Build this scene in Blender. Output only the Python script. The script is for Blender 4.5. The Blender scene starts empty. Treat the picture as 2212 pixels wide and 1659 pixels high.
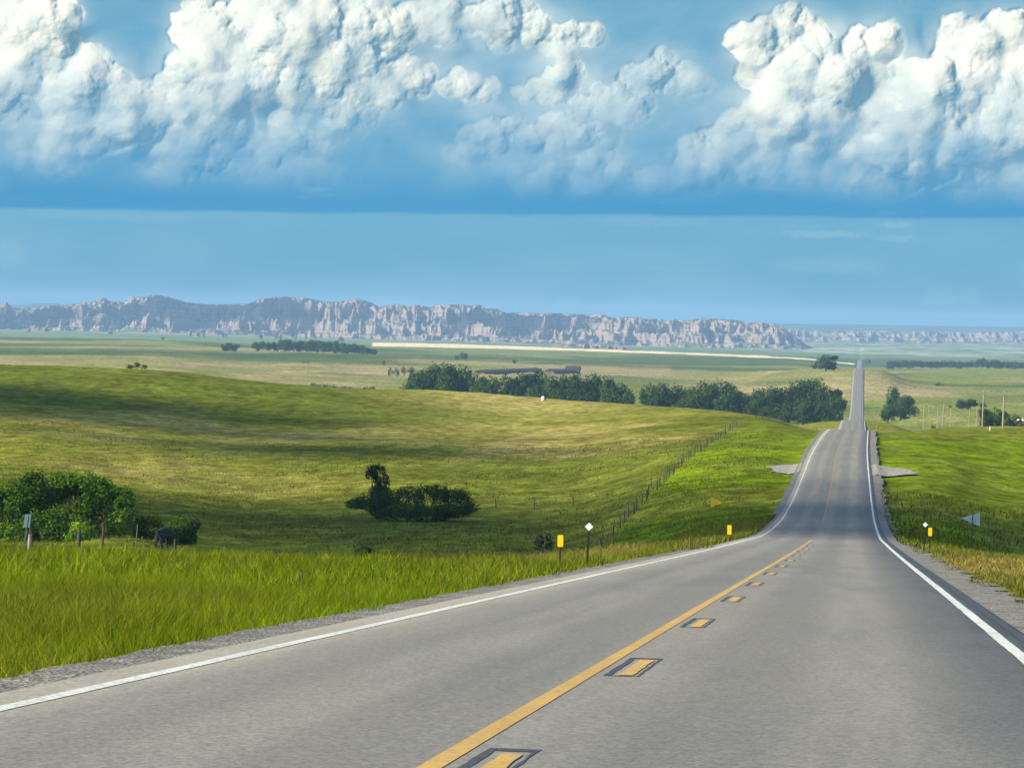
import bpy, math, random
import numpy as np
from mathutils import Vector, Matrix
random.seed(7); rng = np.random.default_rng(7)
SC = bpy.context.scene
COL = SC.collection
R = math.radians

# ------------------------------------------------------------ camera
# reading frame 2212x1659 (photograph pixels as measured); eye is the world origin,
# +Y runs along the road, Z up; eye 1.32 m above the asphalt
PW, PH, F = 2212.0, 1659.0, 7500.0
ROLL, YAW, VH = R(1.23), R(5.64), 686.0
PITCH = -math.atan((PH/2-VH)/F)
fw = Vector((-math.sin(YAW)*math.cos(PITCH), math.cos(YAW)*math.cos(PITCH), math.sin(PITCH)))
hh = Vector((math.cos(YAW), math.sin(YAW), 0)); vv = hh.cross(fw)
rt = hh*math.cos(ROLL)+vv*math.sin(ROLL); up = vv*math.cos(ROLL)-hh*math.sin(ROLL)
cd = bpy.data.cameras.new('camera'); cam = bpy.data.objects.new('camera', cd); COL.objects.link(cam)
cam.matrix_world = Matrix(((rt.x, up.x, -fw.x, 0), (rt.y, up.y, -fw.y, 0), (rt.z, up.z, -fw.z, 0), (0, 0, 0, 1)))
cd.sensor_fit = 'HORIZONTAL'; cd.sensor_width = 36; cd.lens = 36*F/PW
cd.clip_start = 0.1; cd.clip_end = 60000
SC.camera = cam

# ------------------------------------------------------------ sun, exposure
SUN_AZ, SUN_EL = R(-118), R(32)            # azimuth from +Y, negative = left
sd = bpy.data.lights.new('sun', 'SUN'); sd.energy = 4.8; sd.angle = R(0.53); sd.color = (1.0, 0.91, 0.70)
sun = bpy.data.objects.new('sun', sd); COL.objects.link(sun)
SDIR = Vector((math.sin(SUN_AZ)*math.cos(SUN_EL), math.cos(SUN_AZ)*math.cos(SUN_EL), math.sin(SUN_EL)))
sun.rotation_euler = SDIR.to_track_quat('Z', 'Y').to_euler()
vs = SC.view_settings
vs.view_transform = 'Standard'; vs.look = 'None'; vs.gamma = 1; vs.exposure = 0.90; vs.use_curve_mapping = False
cy = SC.cycles
cy.max_bounces = 5; cy.diffuse_bounces = 2; cy.glossy_bounces = 2; cy.transmission_bounces = 2; cy.transparent_max_bounces = 6
cy.volume_bounces = 0; cy.caustics_reflective = False; cy.caustics_refractive = False
try: cy.use_denoising = True
except Exception: pass

# ------------------------------------------------------------ node helper
class NT:
    def __init__(s, tree): s.t = tree; s.n = tree.nodes; s.l = tree.links
    def new(s, typ, **kw):
        n = s.n.new(typ)
        for k, v in kw.items(): setattr(n, k, v)
        return n
    def put(s, sock, v):
        if isinstance(v, bpy.types.NodeSocket): s.l.new(v, sock)
        elif v is not None:
            if sock.type in ('RGBA',) and len(v) == 3: v = (*v, 1)
            sock.default_value = v
    def m(s, op, a, b=None, c=None, clamp=False):
        n = s.new('ShaderNodeMath', operation=op); n.use_clamp = clamp
        s.put(n.inputs[0], a)
        if b is not None: s.put(n.inputs[1], b)
        if c is not None: s.put(n.inputs[2], c)
        return n.outputs[0]
    def v(s, op, a, b=None, sc=None):
        n = s.new('ShaderNodeVectorMath', operation=op)
        s.put(n.inputs[0], a)
        if b is not None: s.put(n.inputs[1], b)
        if sc is not None: s.put(n.inputs['Scale'], sc)
        return n.outputs['Value'] if op in ('LENGTH', 'DOT_PRODUCT', 'DISTANCE') else n.outputs['Vector']
    def xyz(s, x, y, z=0.0):
        n = s.new('ShaderNodeCombineXYZ'); s.put(n.inputs[0], x); s.put(n.inputs[1], y); s.put(n.inputs[2], z); return n.outputs[0]
    def sep(s, v):
        n = s.new('ShaderNodeSeparateXYZ'); s.put(n.inputs[0], v); return n.outputs
    def mr(s, v, a, b, c=0.0, d=1.0, typ='SMOOTHSTEP'):
        n = s.new('ShaderNodeMapRange', interpolation_type=typ); n.clamp = True
        s.put(n.inputs['Value'], v); s.put(n.inputs['From Min'], a); s.put(n.inputs['From Max'], b)
        s.put(n.inputs['To Min'], c); s.put(n.inputs['To Max'], d); return n.outputs[0]
    def mix(s, f, a, b, blend='MIX'):
        n = s.new('ShaderNodeMix', data_type='RGBA', blend_type=blend); n.clamp_factor = True
        s.put(n.inputs[0], f); s.put(n.inputs[6], a); s.put(n.inputs[7], b); return n.outputs[2]
    def noise(s, vec, scale, detail=4, rough=0.5, dist=0.0, col=False, dims='3D', w=None):
        n = s.new('ShaderNodeTexNoise', noise_dimensions=dims); s.put(n.inputs['Vector'], vec)
        n.inputs['Scale'].default_value = scale; n.inputs['Detail'].default_value = detail
        n.inputs['Roughness'].default_value = rough; n.inputs['Distortion'].default_value = dist
        return n.outputs['Color'] if col else n.outputs['Fac']
    def ramp(s, f, stops, interp='LINEAR'):
        n = s.new('ShaderNodeValToRGB'); cr = n.color_ramp; cr.interpolation = interp
        while len(cr.elements) < len(stops): cr.elements.new(0.5)
        for e, (p, c) in zip(cr.elements, stops): e.position = p; e.color = (*c, 1)
        s.put(n.inputs[0], f); return n.outputs[0]

def lin(r, g, b):
    f = lambda c: (c/255/12.92) if c/255 <= .04045 else ((c/255+.055)/1.055)**2.4
    return (f(r), f(g), f(b))

# ------------------------------------------------------------ world: sky with distant cumulus
EXP = 2**vs.exposure
def sky(r, g, b): return tuple(c/EXP for c in lin(r, g, b))
def AE(u, v):          # photograph pixel of the sky -> (azimuth, elevation) in milliradians
    d = rt*((u-PW/2)/F)+up*((PH/2-v)/F)+fw
    return (1000*math.atan2(d.x, d.y), 1000*d.z/math.hypot(d.x, d.y))
BLOBS = [  # u, v, half width, half height, weight     (cumulus towers low over the horizon)
 (60, 60, 110, 100, 1.0), (200, 190, 110, 90, .9), (150, 285, 75, 75, .8), (260, 270, 110, 85, 1.05), (60, 150, 90, 60, .8),
 (430, 120, 120, 110, 1.15), (560, 90, 170, 110, 1.2), (700, 150, 140, 110, 1.0), (430, 255, 120, 90, 1.1), (560, 230, 130, 100, .9),
 (420, 340, 90, 60, .5), (380, 390, 100, 30, .35), (790, 40, 90, 70, .9), (930, 45, 90, 50, .55), (1090, 40, 60, 55, .5),
 (700, 270, 110, 55, .95), (610, 310, 80, 50, .95), (800, 205, 60, 55, .85), (890, 165, 45, 38, .8), (620, 375, 130, 32, .4),
 (1015, 188, 62, 36, .8), (1150, 195, 50, 24, .6), (1225, 165, 42, 60, .75), (1255, 75, 55, 40, .75), (1165, 75, 35, 40, .6),
 (1100, 300, 130, 40, .62), (1250, 285, 100, 50, .68), (1330, 240, 85, 55, .62), (1010, 335, 55, 30, .4), (1170, 400, 65, 55, .62), (1290, 385, 65, 50, .62),
 (1420, 160, 85, 45, .35), (1490, 190, 60, 30, .25),
 (1440, 400, 65, 50, .75), (1520, 360, 80, 60, .85), (1600, 310, 75, 55, .9), (1640, 120, 70, 75, 1.0), (1725, 60, 75, 50, 1.0), (1720, 210, 110, 100, 1.15),
 (1860, 170, 120, 110, 1.3), (1780, 280, 130, 80, 1.1), (1930, 290, 120, 100, 1.15), (2040, 200, 130, 110, 1.1), (2120, 110, 110, 75, 1.15),
 (2190, 60, 60, 50, .8), (2100, 330, 120, 80, .75), (2230, 260, 110, 120, 1.0), (1720, 370, 120, 40, .45), (2095, 430, 34, 26, .5), (2230, 390, 60, 60, .7),
 (60, 352, 34, 22, .45), (30, 215, 60, 60, .5), (110, 130, 60, 60, .7), (60, 290, 60, 40, .32), (1880, 400, 120, 40, .35),
 # towers beyond the picture's sides
 (-300, 200, 260, 170, 1.1), (-800, 250, 240, 120, 1.0), (2700, 180, 250, 170, 1.1), (3300, 250, 280, 150, 1.0), (-1600, 200, 330, 170, 1.0), (4300, 220, 400, 170, 1.0)]
W = bpy.data.worlds.new('World'); SC.world = W; W.use_nodes = True
w = NT(W.node_tree); w.n.clear()
tc = w.new('ShaderNodeTexCoord'); D = tc.outputs['Generated']
dx, dy, dz = w.sep(w.v('NORMALIZE', D))
az = w.m('MULTIPLY', w.m('ARCTAN2', dx, dy), 1000.0)
hor = w.m('SQRT', w.m('ADD', w.m('MULTIPLY', dx, dx), w.m('MULTIPLY', dy, dy)))
el = w.m('MULTIPLY', w.m('DIVIDE', dz, w.m('MAXIMUM', hor, .001)), 1000.0)
PP = w.xyz(az, el, 0.0)
skyt = w.new('ShaderNodeTexSky', sky_type='NISHITA'); skyt.sun_disc = False
skyt.sun_elevation = SUN_EL; skyt.sun_rotation = SUN_AZ; skyt.altitude = 800
nish = w.v('SCALE', skyt.outputs[0], sc=0.14)
# clear air low over the plain (colours by elevation)
sl = w.noise(w.v('MULTIPLY', PP, (1, 2.5, 1)), 0.018, 3, .5)
air = w.ramp(w.m('DIVIDE', el, 100.0), [
  (0.00, sky(84, 158, 186)), (.10, sky(92, 164, 194)), (.27, sky(104, 172, 204)), (.45, sky(84, 160, 202)), (.7, sky(92, 164, 202)), (1.0, sky(118, 174, 200))])
air = w.mix(w.mr(sl, .35, .75), air, w.mix(0.5, air, sky(130, 185, 210)))
# dark rain-blue base of the far cloud deck with a crisp lower edge, fading upward
edge = w.m('ADD', w.m('MULTIPLY_ADD', az, .0118, 30.6), w.m('MULTIPLY', w.m('SUBTRACT', w.noise(w.v('MULTIPLY', PP, (1, .2, 1)), .035, 3), .5), 2.6))
de = w.m('SUBTRACT', el, edge)
band = w.m('MULTIPLY', w.mr(de, -.5, .9), w.mr(de, 1.5, 20.0, 1.0, 0.0))
air = w.mix(w.m('MULTIPLY', band, .85), air, sky(52, 148, 200))
for (u_, v_, rx_, ry_, k_) in ((1780, 507, 115, 11, .34), (1940, 516, 60, 8, .25), (1935, 487, 45, 7, .28), (1780, 575, 150, 22, .2), (20, 545, 50, 40, .25), (2030, 645, 50, 22, .2), (2100, 640, 34, 20, .15), (1230, 655, 34, 18, .2), (1400, 478, 170, 16, .16), (220, 466, 220, 14, .16), (1130, 645, 60, 20, .1)):
    a_, e_ = AE(u_, v_); wq = w.v('ADD', PP, w.v('SCALE', w.v('SUBTRACT', w.noise(PP, .35, 3, .6, col=True), (.5, .5, .5)), sc=3.0))
    q_ = w.v('LENGTH', w.v('MULTIPLY', w.v('SUBTRACT', wq, (a_, e_, 0)), (F/1000/rx_, F/1000/ry_, 0)))
    air = w.mix(w.mr(q_, 1.1, .35, 0, k_), air, sky(168, 205, 214))
# thin streaks
st = w.noise(w.v('MULTIPLY', PP, (.25, 2.2, 1)), .11, 4, .6)
air = w.mix(w.m('MULTIPLY', w.mr(st, .60, .78), w.m('MULTIPLY', w.mr(el, 2, 12), .32)), air, sky(150, 195, 212))
# thin grey-blue veils of old cloud between the towers
vn = w.noise(w.v('MULTIPLY', PP, (1, 1.5, 1)), .035, 4, .55, .6)
veil = w.m('MULTIPLY', w.m('MULTIPLY', w.mr(vn, .40, .66), w.mr(de, 3.0, 16.0)), .50)
col = w.mix(veil, air, sky(146, 190, 210))
hi = w.mr(el, 150, 420)
col = w.mix(hi, col, nish)
col = w.mix(w.mr(el, -1.0, -30.0), col, sky(104, 140, 158))
bg = w.new('ShaderNodeBackground'); w.put(bg.inputs[0], col); bg.inputs[1].default_value = 1.0
wo = w.new('ShaderNodeOutputWorld'); w.l.new(bg.outputs[0], wo.inputs[0])
W.cycles.sampling_method = 'MANUAL'; W.cycles.sample_map_resolution = 256

# ------------------------------------------------------------ numpy helpers
def ray(u, v):
    r = (np.outer(np.atleast_1d((np.asarray(u, float)-PW/2)/F), rt) + np.outer(np.atleast_1d((PH/2-np.asarray(v, float))/F), up) + np.array(fw))
    return r
def world(u, v, Y):
    r = ray(u, v)[0]; return r*(Y/r[1])
def proj(P):
    P = np.atleast_2d(np.asarray(P, float)); d = P@np.array(fw)
    return PW/2+F*(P@np.array(rt))/d, PH/2-F*(P@np.array(up))/d
def _h(ix, iy, seed):
    n = (ix.astype(np.int64)*374761393 + iy.astype(np.int64)*668265263 + seed*1442695041) & 0xffffffff
    n = ((n ^ (n >> 13))*1274126177) & 0xffffffff
    n = n ^ (n >> 16)
    return (n & 0xffffff)/float(0xffffff)
def vnoise(x, y, seed=0):
    ix = np.floor(x); iy = np.floor(y); fx = x-ix; fy = y-iy
    fx = fx*fx*fx*(fx*(fx*6-15)+10); fy = fy*fy*fy*(fy*(fy*6-15)+10)
    a = _h(ix, iy, seed); b = _h(ix+1, iy, seed); c = _h(ix, iy+1, seed); d = _h(ix+1, iy+1, seed)
    return (a*(1-fx)+b*fx)*(1-fy)+(c*(1-fx)+d*fx)*fy
def fbm(x, y, oct=4, seed=0, gain=.5):
    s = 0; a = 1; t = 0
    for i in range(oct):
        s = s+a*vnoise(x+i*17.3, y-i*9.1, seed+i); t += a; a *= gain; x = x*2.03+y*.11; y = y*2.03-x*.05
    return s/t
def sstep(a, b, x):
    t = np.clip((x-a)/(b-a), 0, 1); return t*t*(3-2*t)
def pchip(xs, ys, x):
    xs = np.asarray(xs, float); ys = np.asarray(ys, float); h = np.diff(xs); d = np.diff(ys)/h
    m = np.zeros_like(xs); m[0] = d[0]; m[-1] = d[-1]
    for i in range(1, len(xs)-1):
        if d[i-1]*d[i] > 0:
            w1 = 2*h[i]+h[i-1]; w2 = h[i]+2*h[i-1]; m[i] = (w1+w2)/(w1/d[i-1]+w2/d[i])
    x = np.clip(x, xs[0], xs[-1]); i = np.clip(np.searchsorted(xs, x)-1, 0, len(xs)-2)
    t = (x-xs[i])/h[i]; t2 = t*t; t3 = t2*t
    return (2*t3-3*t2+1)*ys[i]+(t3-2*t2+t)*h[i]*m[i]+(-2*t3+3*t2)*ys[i+1]+(t3-t2)*h[i]*m[i+1]
def gauss(A, sig, ax):
    n = int(3*sig)+1; k = np.exp(-.5*(np.arange(-n, n+1)/sig)**2); k /= k.sum()
    Ap = np.concatenate([np.repeat(np.take(A, [0], ax), n, ax), A, np.repeat(np.take(A, [-1], ax), n, ax)], ax)
    return np.apply_along_axis(lambda q: np.convolve(q, k, 'valid'), ax, Ap)

# ------------------------------------------------------------ land form
RD = [(-60, 2.0), (0, -1.32), (60, -4.635), (130, -8.50), (170, -10.66), (207, -12.6), (240, -13.95), (270, -14.9), (330, -15.75), (425, -16.15), (500, -16.8), (580, -17.9),
      (640, -19.25), (690, -21.0), (760, -23.7), (850, -26.1), (925, -27.8), (1000, -28.9), (1100, -30.3), (1250, -35), (1500, -43.3), (1650, -47.2), (1765, -48.7), (1880, -49.6),
      (2000, -50.2), (2300, -45), (2600, -36.2), (2720, -34.5), (2850, -35.6), (3000, -40), (3500, -50.5), (4200, -58.5), (4800, -61.8), (5200, -63.9), (6580, -66.8), (7000, -69), (23000, -72)]
_ry = np.concatenate([np.arange(-60, 400, 1.0), np.arange(400, 23000, 5.0)])
_rz = pchip(*zip(*RD), _ry)
def Rz(Y): return np.interp(Y, _ry, _rz)
XC0 = -1.75                                   # centre between the white edge lines
_xcY = [0, 400, 640, 1100, 1765, 2690, 6580, 23000]
_xcU = [None, None, 1834, 1843.6, 1849.3, 1854.7, 1857.5, None]
_xcX = []
for y_, u_ in zip(_xcY, _xcU):
    if u_ is None: _xcX.append(XC0)
    else:
        z_ = float(Rz(y_)); x_ = 0.0
        for _ in range(20):
            uu, _v = proj((x_, y_, z_)); x_ += (u_-float(uu[0]))*y_/F
        _xcX.append(x_)
_xcX[-1] = _xcX[-2]*3
def Xc(Y): return pchip(_xcY, _xcX, np.asarray(Y, float))
# columns: (u, [(Y, v) or (Y, z<0)])
COLS = [
 (0, [(60, -9.), (100, -10.5), (130, -11.5), (180, -13.4), (240, -16.6), (300, 1105.), (400, 1005.), (500, 932.), (620, 862.), (800, 791.), (1000, -21.), (1300, -38.), (1800, -38.), (2200, 786.), (3000, 764.), (4200, 745.), (5500, 728.), (6500, -62.), (8000, -64.), (10000, -67.), (23000, -68.)]),
 (300, [(60, -9.), (100, -10.), (130, -11.3), (180, -12.9), (212, -14.2), (255, -17.2), (300, 1135.), (400, 1038.), (500, 962.), (620, 892.), (800, 803.), (1000, -22.), (1300, -40.), (1700, -40.), (2000, 802.), (3000, 768.), (4200, 748.), (5500, 733.), (6500, -62.), (8000, -64.), (10000, -68.), (23000, -68.)]),
 (600, [(60, -9.), (100, -11), (130, -14), (180, -17.), (250, -19.), (300, 1162.), (400, 1068.), (500, 992.), (620, 926.), (800, 834.), (1000, -23.5), (1300, -42.), (1700, -43.), (2000, 832.), (2600, 800.), (3500, 768.), (4500, 755.), (5500, 744.), (6500, -63.), (8000, -66.), (10000, -70.), (23000, -68.)]),
 (900, [(60, -9.), (100, -11), (130, -14), (180, -17.5), (250, -19.3), (300, -19.8), (350, 1112.), (450, 1025.), (600, 945.), (750, 888.), (900, 841.), (1150, -28.), (1500, -45.), (1900, -46.), (2400, 815.), (3200, 782.), (4500, 765.), (5600, 753.), (6300, -57.6), (7300, -57.8), (7900, -66.), (10000, -70.), (23000, -68.)]),
 (1200, [(60, -9.), (100, -11), (130, -14), (180, -16.6), (240, -18.6), (300, -19.6), (360, 1105.), (450, 1036.), (600, 957.), (750, 906.), (900, 863.), (1100, -30.), (1500, -46.), (1900, -48.), (2300, 830.), (3000, 800.), (4500, 775.), (5800, -56.8), (6300, -58.2), (7050, -58.2), (7700, -66.5), (10000, -71.), (23000, -68.)]),
 (1400, [(60, -9.), (100, -10.5), (150, -13), (200, -15.6), (260, -17.2), (330, 1087.), (420, 1018.), (550, 957.), (700, 908.), (850, 880.), (1050, -29.), (1500, -47.), (1900, -49.), (2200, 850.), (3000, 808.), (4500, 782.), (5700, -57.), (6100, -58.2), (6700, -58.2), (7400, -66.5), (9500, -71.), (23000, -68.)]),
 (1550, [(60, -9.), (100, -10), (150, -12.4), (200, -14.3), (260, -15.7), (330, 1062.), (420, 992.), (550, 946.), (680, 906.), (800, 889.), (1050, -30.), (1500, -47.), (1800, -49.), (2200, 856.), (3000, 813.), (4500, 787.), (5600, -57.5), (5900, -58.2), (6350, -58.2), (7200, -67.), (9500, -71.), (23000, -68.)]),
 (1700, [(60, -9.), (100, -9.), (150, -11), (200, -13.3), (270, -15.3), (330, 1057.), (420, 991.), (530, 946.), (640, 916.), (720, 908.), (1000, -30.), (1500, -46.), (1750, -48.6), (2000, 880.), (2400, 838.), (2700, 809.), (2900, 800.), (3300, -46.), (4500, 788.), (5750, -58.), (6120, -58.5), (7000, -67.), (10000, -71.), (23000, -68.)]),
 (1850, [(y, z) for y, z in RD if 60 <= y <= 6600]+[(10000, -71.), (23000, -68.)]),
 (2000, [(60, -8.), (100, -10), (150, -13.), (200, -15.2), (260, 1150.), (330, 1068.), (420, 1002.), (530, 957.), (640, 928.), (700, 926.), (800, -25.), (1000, -32.), (1500, -46.), (1750, 893.), (2200, 860.), (2700, 836.), (3500, 812.), (4500, 798.), (5500, 790.), (7500, -68.), (10000, -71.), (14000, -66.), (23000, -64.)]),
 (2212, [(60, -8.), (100, -10), (150, -13.), (200, -16.), (280, 1152.), (350, 1088.), (430, 1032.), (530, 976.), (640, 924.), (750, -22.5), (1000, -31.), (1300, -38.), (1800, 890.), (2300, 865.), (2800, 838.), (3500, 815.), (4500, 800.), (5500, 791.), (7500, -67.), (10000, -71.), (14000, -66.), (23000, -64.)]),
]
NY, NS = 420, 260
_ly = np.linspace(math.log(60), math.log(23000), NY); _Yg = np.exp(_ly)
_cs, _cz = [], []
for u, pts in COLS:
    zs = []
    for y_, a in pts:
        zs.append(a if a < 0 else float(world(u, a, y_)[2]))
    _cz.append(pchip([math.log(p[0]) for p in pts], zs, _ly)); _cs.append(float(world(u, 900, 1000)[0])/1000)
_cs = [-1.6, -.7]+_cs+[.35, 1.6]; _cz = [_cz[0], _cz[0]]+_cz+[_cz[-1], _cz[-1]]
_sg = np.linspace(-.34, .16, NS)
T = np.array([pchip(_cs, [c[i] for c in _cz], _sg) for i in range(NY)])
T = gauss(T, 1.5, 0); T = gauss(T, 3.0, 1)
def table(s, Y):
    i = np.clip((np.log(np.maximum(Y, 60.))-_ly[0])/(_ly[1]-_ly[0]), 0, NY-1.001)
    j = np.clip((s-_sg[0])/(_sg[1]-_sg[0]), 0, NS-1.001)
    i0 = i.astype(int); j0 = j.astype(int); fi = i-i0; fj = j-j0
    return (T[i0, j0]*(1-fj)+T[i0, j0+1]*fj)*(1-fi)+(T[i0+1, j0]*(1-fj)+T[i0+1, j0+1]*fj)*fi
XE_L = ([-60, 60, 80, 95, 104, 108, 120, 134, 190, 260, 640, 900, 23000], [40, 33, 27, 21.5, 17.5, 12, 9.7, 8.2, 6.7, 6.2, 6.5, 6.5, 14])
XE_R = ([-60, 60, 100, 137, 176, 300, 640, 23000], [20, 12, 9, 7.2, 4.6, 4.2, 5, 14])
def ground(X, Y):
    X = np.asarray(X, float); Y = np.asarray(Y, float)
    rz = Rz(Y); dx = X-(Xc(Y)-XC0)
    el_ = -np.interp(Y, *XE_L); er = np.interp(Y, *XE_R)
    tw = np.interp(Y, [0, 100, 190, 320, 1500, 6000], [20, 15, 10, 9, 22, 60])
    wl = sstep(0, 1, (el_-dx)/tw); wr = sstep(0, 1, (dx-er)/tw); w_ = np.maximum(wl, wr)
    off = np.maximum(-5.65-dx, dx-2.35)
    near = rz-.10-.27*sstep(0, 1.6, off)-np.where(off < .1, .0002*Y, 0)
    near = near+.10*(fbm(X/5, Y/9, 3, 5)-.5)*sstep(.5, 3, off)
    near = near-.50*sstep(84, 108, Y)*(1-sstep(170, 230, Y))*sstep(1.2, 7, -5.65-dx)
    zt = table(X/np.maximum(Y, 30.), Y)
    am = np.interp(Y, [60, 200, 700, 1500, 3000, 7000], [.3, .7, 1.5, 2.2, 3.0, 2.0])
    zt = zt+am*(fbm(X/42, Y/60, 4, 11)-.5)+am*.9*(fbm(X/160, Y/260, 3, 21)-.5)
    return near*(1-w_)+zt*w_
def at_u(u, Y):
    v = 900.0
    for _ in range(6):
        p = world(u, v, Y); z = float(ground(p[0], Y)); v = float(proj((p[0], Y, z))[1][0])
    return np.array([p[0], Y, z])

# ------------------------------------------------------------ object helpers
def tag(o, label=None, cat=None, group=None, kind=None):
    if label: o['label'] = label
    if cat: o['category'] = cat
    if group: o['group'] = group
    if kind: o['kind'] = kind
    return o
def empty(name, loc, label, cat, group=None, rz=0):
    o = bpy.data.objects.new(name, None); COL.objects.link(o); o.location = loc; o.rotation_euler = (0, 0, rz); o.empty_display_size = .2
    return tag(o, label, cat, group)
def mesh_np(name, V, Fc, mat, parent=None, cols=None, smooth=False, nper=None):
    """V (n,3), Fc (m,k) faces all of k corners"""
    me = bpy.data.meshes.new(name); V = np.asarray(V, np.float32); Fc = np.asarray(Fc, np.int32); k = Fc.shape[1]
    me.vertices.add(len(V)); me.vertices.foreach_set('co', V.ravel())
    me.loops.add(Fc.size); me.loops.foreach_set('vertex_index', Fc.ravel())
    me.polygons.add(len(Fc)); me.polygons.foreach_set('loop_start', np.arange(0, Fc.size, k, dtype=np.int32))
    me.polygons.foreach_set('loop_total', np.full(len(Fc), k, np.int32))
    if smooth: me.polygons.foreach_set('use_smooth', np.ones(len(Fc), bool))
    me.update(calc_edges=True)
    if cols is not None:
        at = me.color_attributes.new('tint', 'FLOAT_COLOR', 'POINT')
        c4 = np.ones((len(V), 4), np.float32); c4[:, :3] = cols; at.data.foreach_set('color', c4.ravel())
    me.materials.append(mat)
    o = bpy.data.objects.new(name, me); COL.objects.link(o)
    if parent: o.parent = parent
    return o
class MB:
    def __init__(s): s.v = []; s.f = []
    def add(s, V, Fs):
        n = len(s.v); s.v += [tuple(p) for p in V]; s.f += [tuple(i+n for i in f) for f in Fs]; return s
    def box(s, c, d, M=None):
        x, y, z = (q/2 for q in d)
        V = [Vector((sx*x, sy*y, sz*z)) for sz in (-1, 1) for sx, sy in ((-1, -1), (1, -1), (1, 1), (-1, 1))]
        if M: V = [M@p for p in V]
        V = [p+Vector(c) for p in V]
        return s.add(V, [(3, 2, 1, 0), (4, 5, 6, 7), (0, 1, 5, 4), (1, 2, 6, 5), (2, 3, 7, 6), (3, 0, 4, 7)])
    def tube(s, pts, rad, n=8, cap=True):
        pts = [Vector(p) for p in pts]; rad = [rad]*len(pts) if not hasattr(rad, '__len__') else rad
        rings = []; pr = Vector((1, 0, 0))
        for i, p in enumerate(pts):
            t = (pts[min(i+1, len(pts)-1)]-pts[max(i-1, 0)]).normalized()
            a = pr-t*pr.dot(t)
            if a.length < .01: a = Vector((0, 1, 0))-t*t.y
            a.normalize(); pr = a; b = t.cross(a)
            rings.append([p+(a*math.cos(q)+b*math.sin(q))*rad[i] for q in (2*math.pi*k/n for k in range(n))])
        V = [q for r_ in rings for q in r_]; Fs = []
        for i in range(len(pts)-1):
            for k in range(n): Fs.append((i*n+k, i*n+(k+1) % n, (i+1)*n+(k+1) % n, (i+1)*n+k))
        if cap: Fs += [tuple(range(n))[::-1], tuple((len(pts)-1)*n+k for k in range(n))]
        return s.add(V, Fs)
    def prism(s, poly, y0, y1):   # polygon in XZ extruded along Y
        n = len(poly); V = [(x, y0, z) for x, z in poly]+[(x, y1, z) for x, z in poly]
        return s.add(V, [tuple(range(n)), tuple(range(2*n-1, n-1, -1))]+[(i, i+n, (i+1) % n+n, (i+1) % n) for i in range(n)])
    def build(s, name, mat, parent=None, smooth=False):
        me = bpy.data.meshes.new(name); me.from_pydata(s.v, [], s.f); me.update(); me.materials.append(mat)
        if smooth:
            me.polygons.foreach_set('use_smooth', [True]*len(me.polygons))
        o = bpy.data.objects.new(name, me); COL.objects.link(o)
        if parent: o.parent = parent
        return o

# ------------------------------------------------------------ materials
def mat_new(name):
    m = bpy.data.materials.new(name); m.use_nodes = True; t = NT(m.node_tree); t.n.clear()
    out = t.new('ShaderNodeOutputMaterial'); b = t.new('ShaderNodeBsdfPrincipled'); t.l.new(b.outputs[0], out.inputs[0])
    b.inputs['Specular IOR Level'].default_value = .2
    return m, t, b, out
def simple(name, c, rough=.7, var=.25, scale=3.0, metal=0.0, spec=.3, det=4):
    m, t, b, _ = mat_new(name); P_ = t.new('ShaderNodeTexCoord').outputs['Object']
    n = t.noise(P_, scale, det, .6); d = tuple(x*(1-var) for x in c); l = tuple(min(1, x*(1+var)) for x in c)
    t.put(b.inputs['Base Color'], t.mix(t.mr(n, .3, .7), d, l)); b.inputs['Roughness'].default_value = rough
    b.inputs['Metallic'].default_value = metal; b.inputs['Specular IOR Level'].default_value = spec
    return m
def m_ground():
    m, t, b, _ = mat_new('prairie_ground')
    at = t.new('ShaderNodeAttribute', attribute_name='tint').outputs['Color']
    P_ = t.new('ShaderNodeNewGeometry').outputs['Position']
    n1 = t.noise(P_, 2.2, 3, .6); n2 = t.noise(P_, .22, 4, .6); n3 = t.noise(P_, .035, 5, .6)
    tf = t.noise(t.v('MULTIPLY', P_, (1, .32, 1)), .42, 5, .68); tf2 = t.noise(t.v('MULTIPLY', P_, (1, .30, 1)), 1.3, 3, .6)
    f = t.m('MULTIPLY', t.m('MULTIPLY', t.mr(tf, .32, .68, .62, 1.42), t.mr(tf2, .3, .7, .84, 1.16)), t.m('MULTIPLY', t.m('MULTIPLY', t.mr(n1, .25, .75, .80, 1.20), t.mr(n2, .3, .7, .80, 1.18)), t.mr(n3, .32, .68, .80, 1.18)))
    c = t.v('SCALE', at, sc=f)
    n4 = t.noise(t.v('ADD', P_, (91, 37, 5)), .10, 5, .62)
    c = t.mix(t.mr(n4, .52, .70, 0, .55), c, t.v('MULTIPLY', c, (1.45, 1.12, 2.4)))
    c = t.mix(t.mr(n4, .45, .28, 0, .5), c, t.v('MULTIPLY', c, (.62, .74, .6)))
    t.put(b.inputs['Base Color'], c); b.inputs['Roughness'].default_value = 1; b.inputs['Specular IOR Level'].default_value = 0
    bp = t.new('ShaderNodeBump'); bp.inputs['Strength'].default_value = .8; bp.inputs['Distance'].default_value = .35
    t.put(bp.inputs['Height'], t.m('ADD', t.m('MULTIPLY', n1, .5), t.m('MULTIPLY', t.noise(P_, .6, 4, .65), 1.6))); t.l.new(bp.outputs[0], b.inputs['Normal'])
    return m
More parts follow.
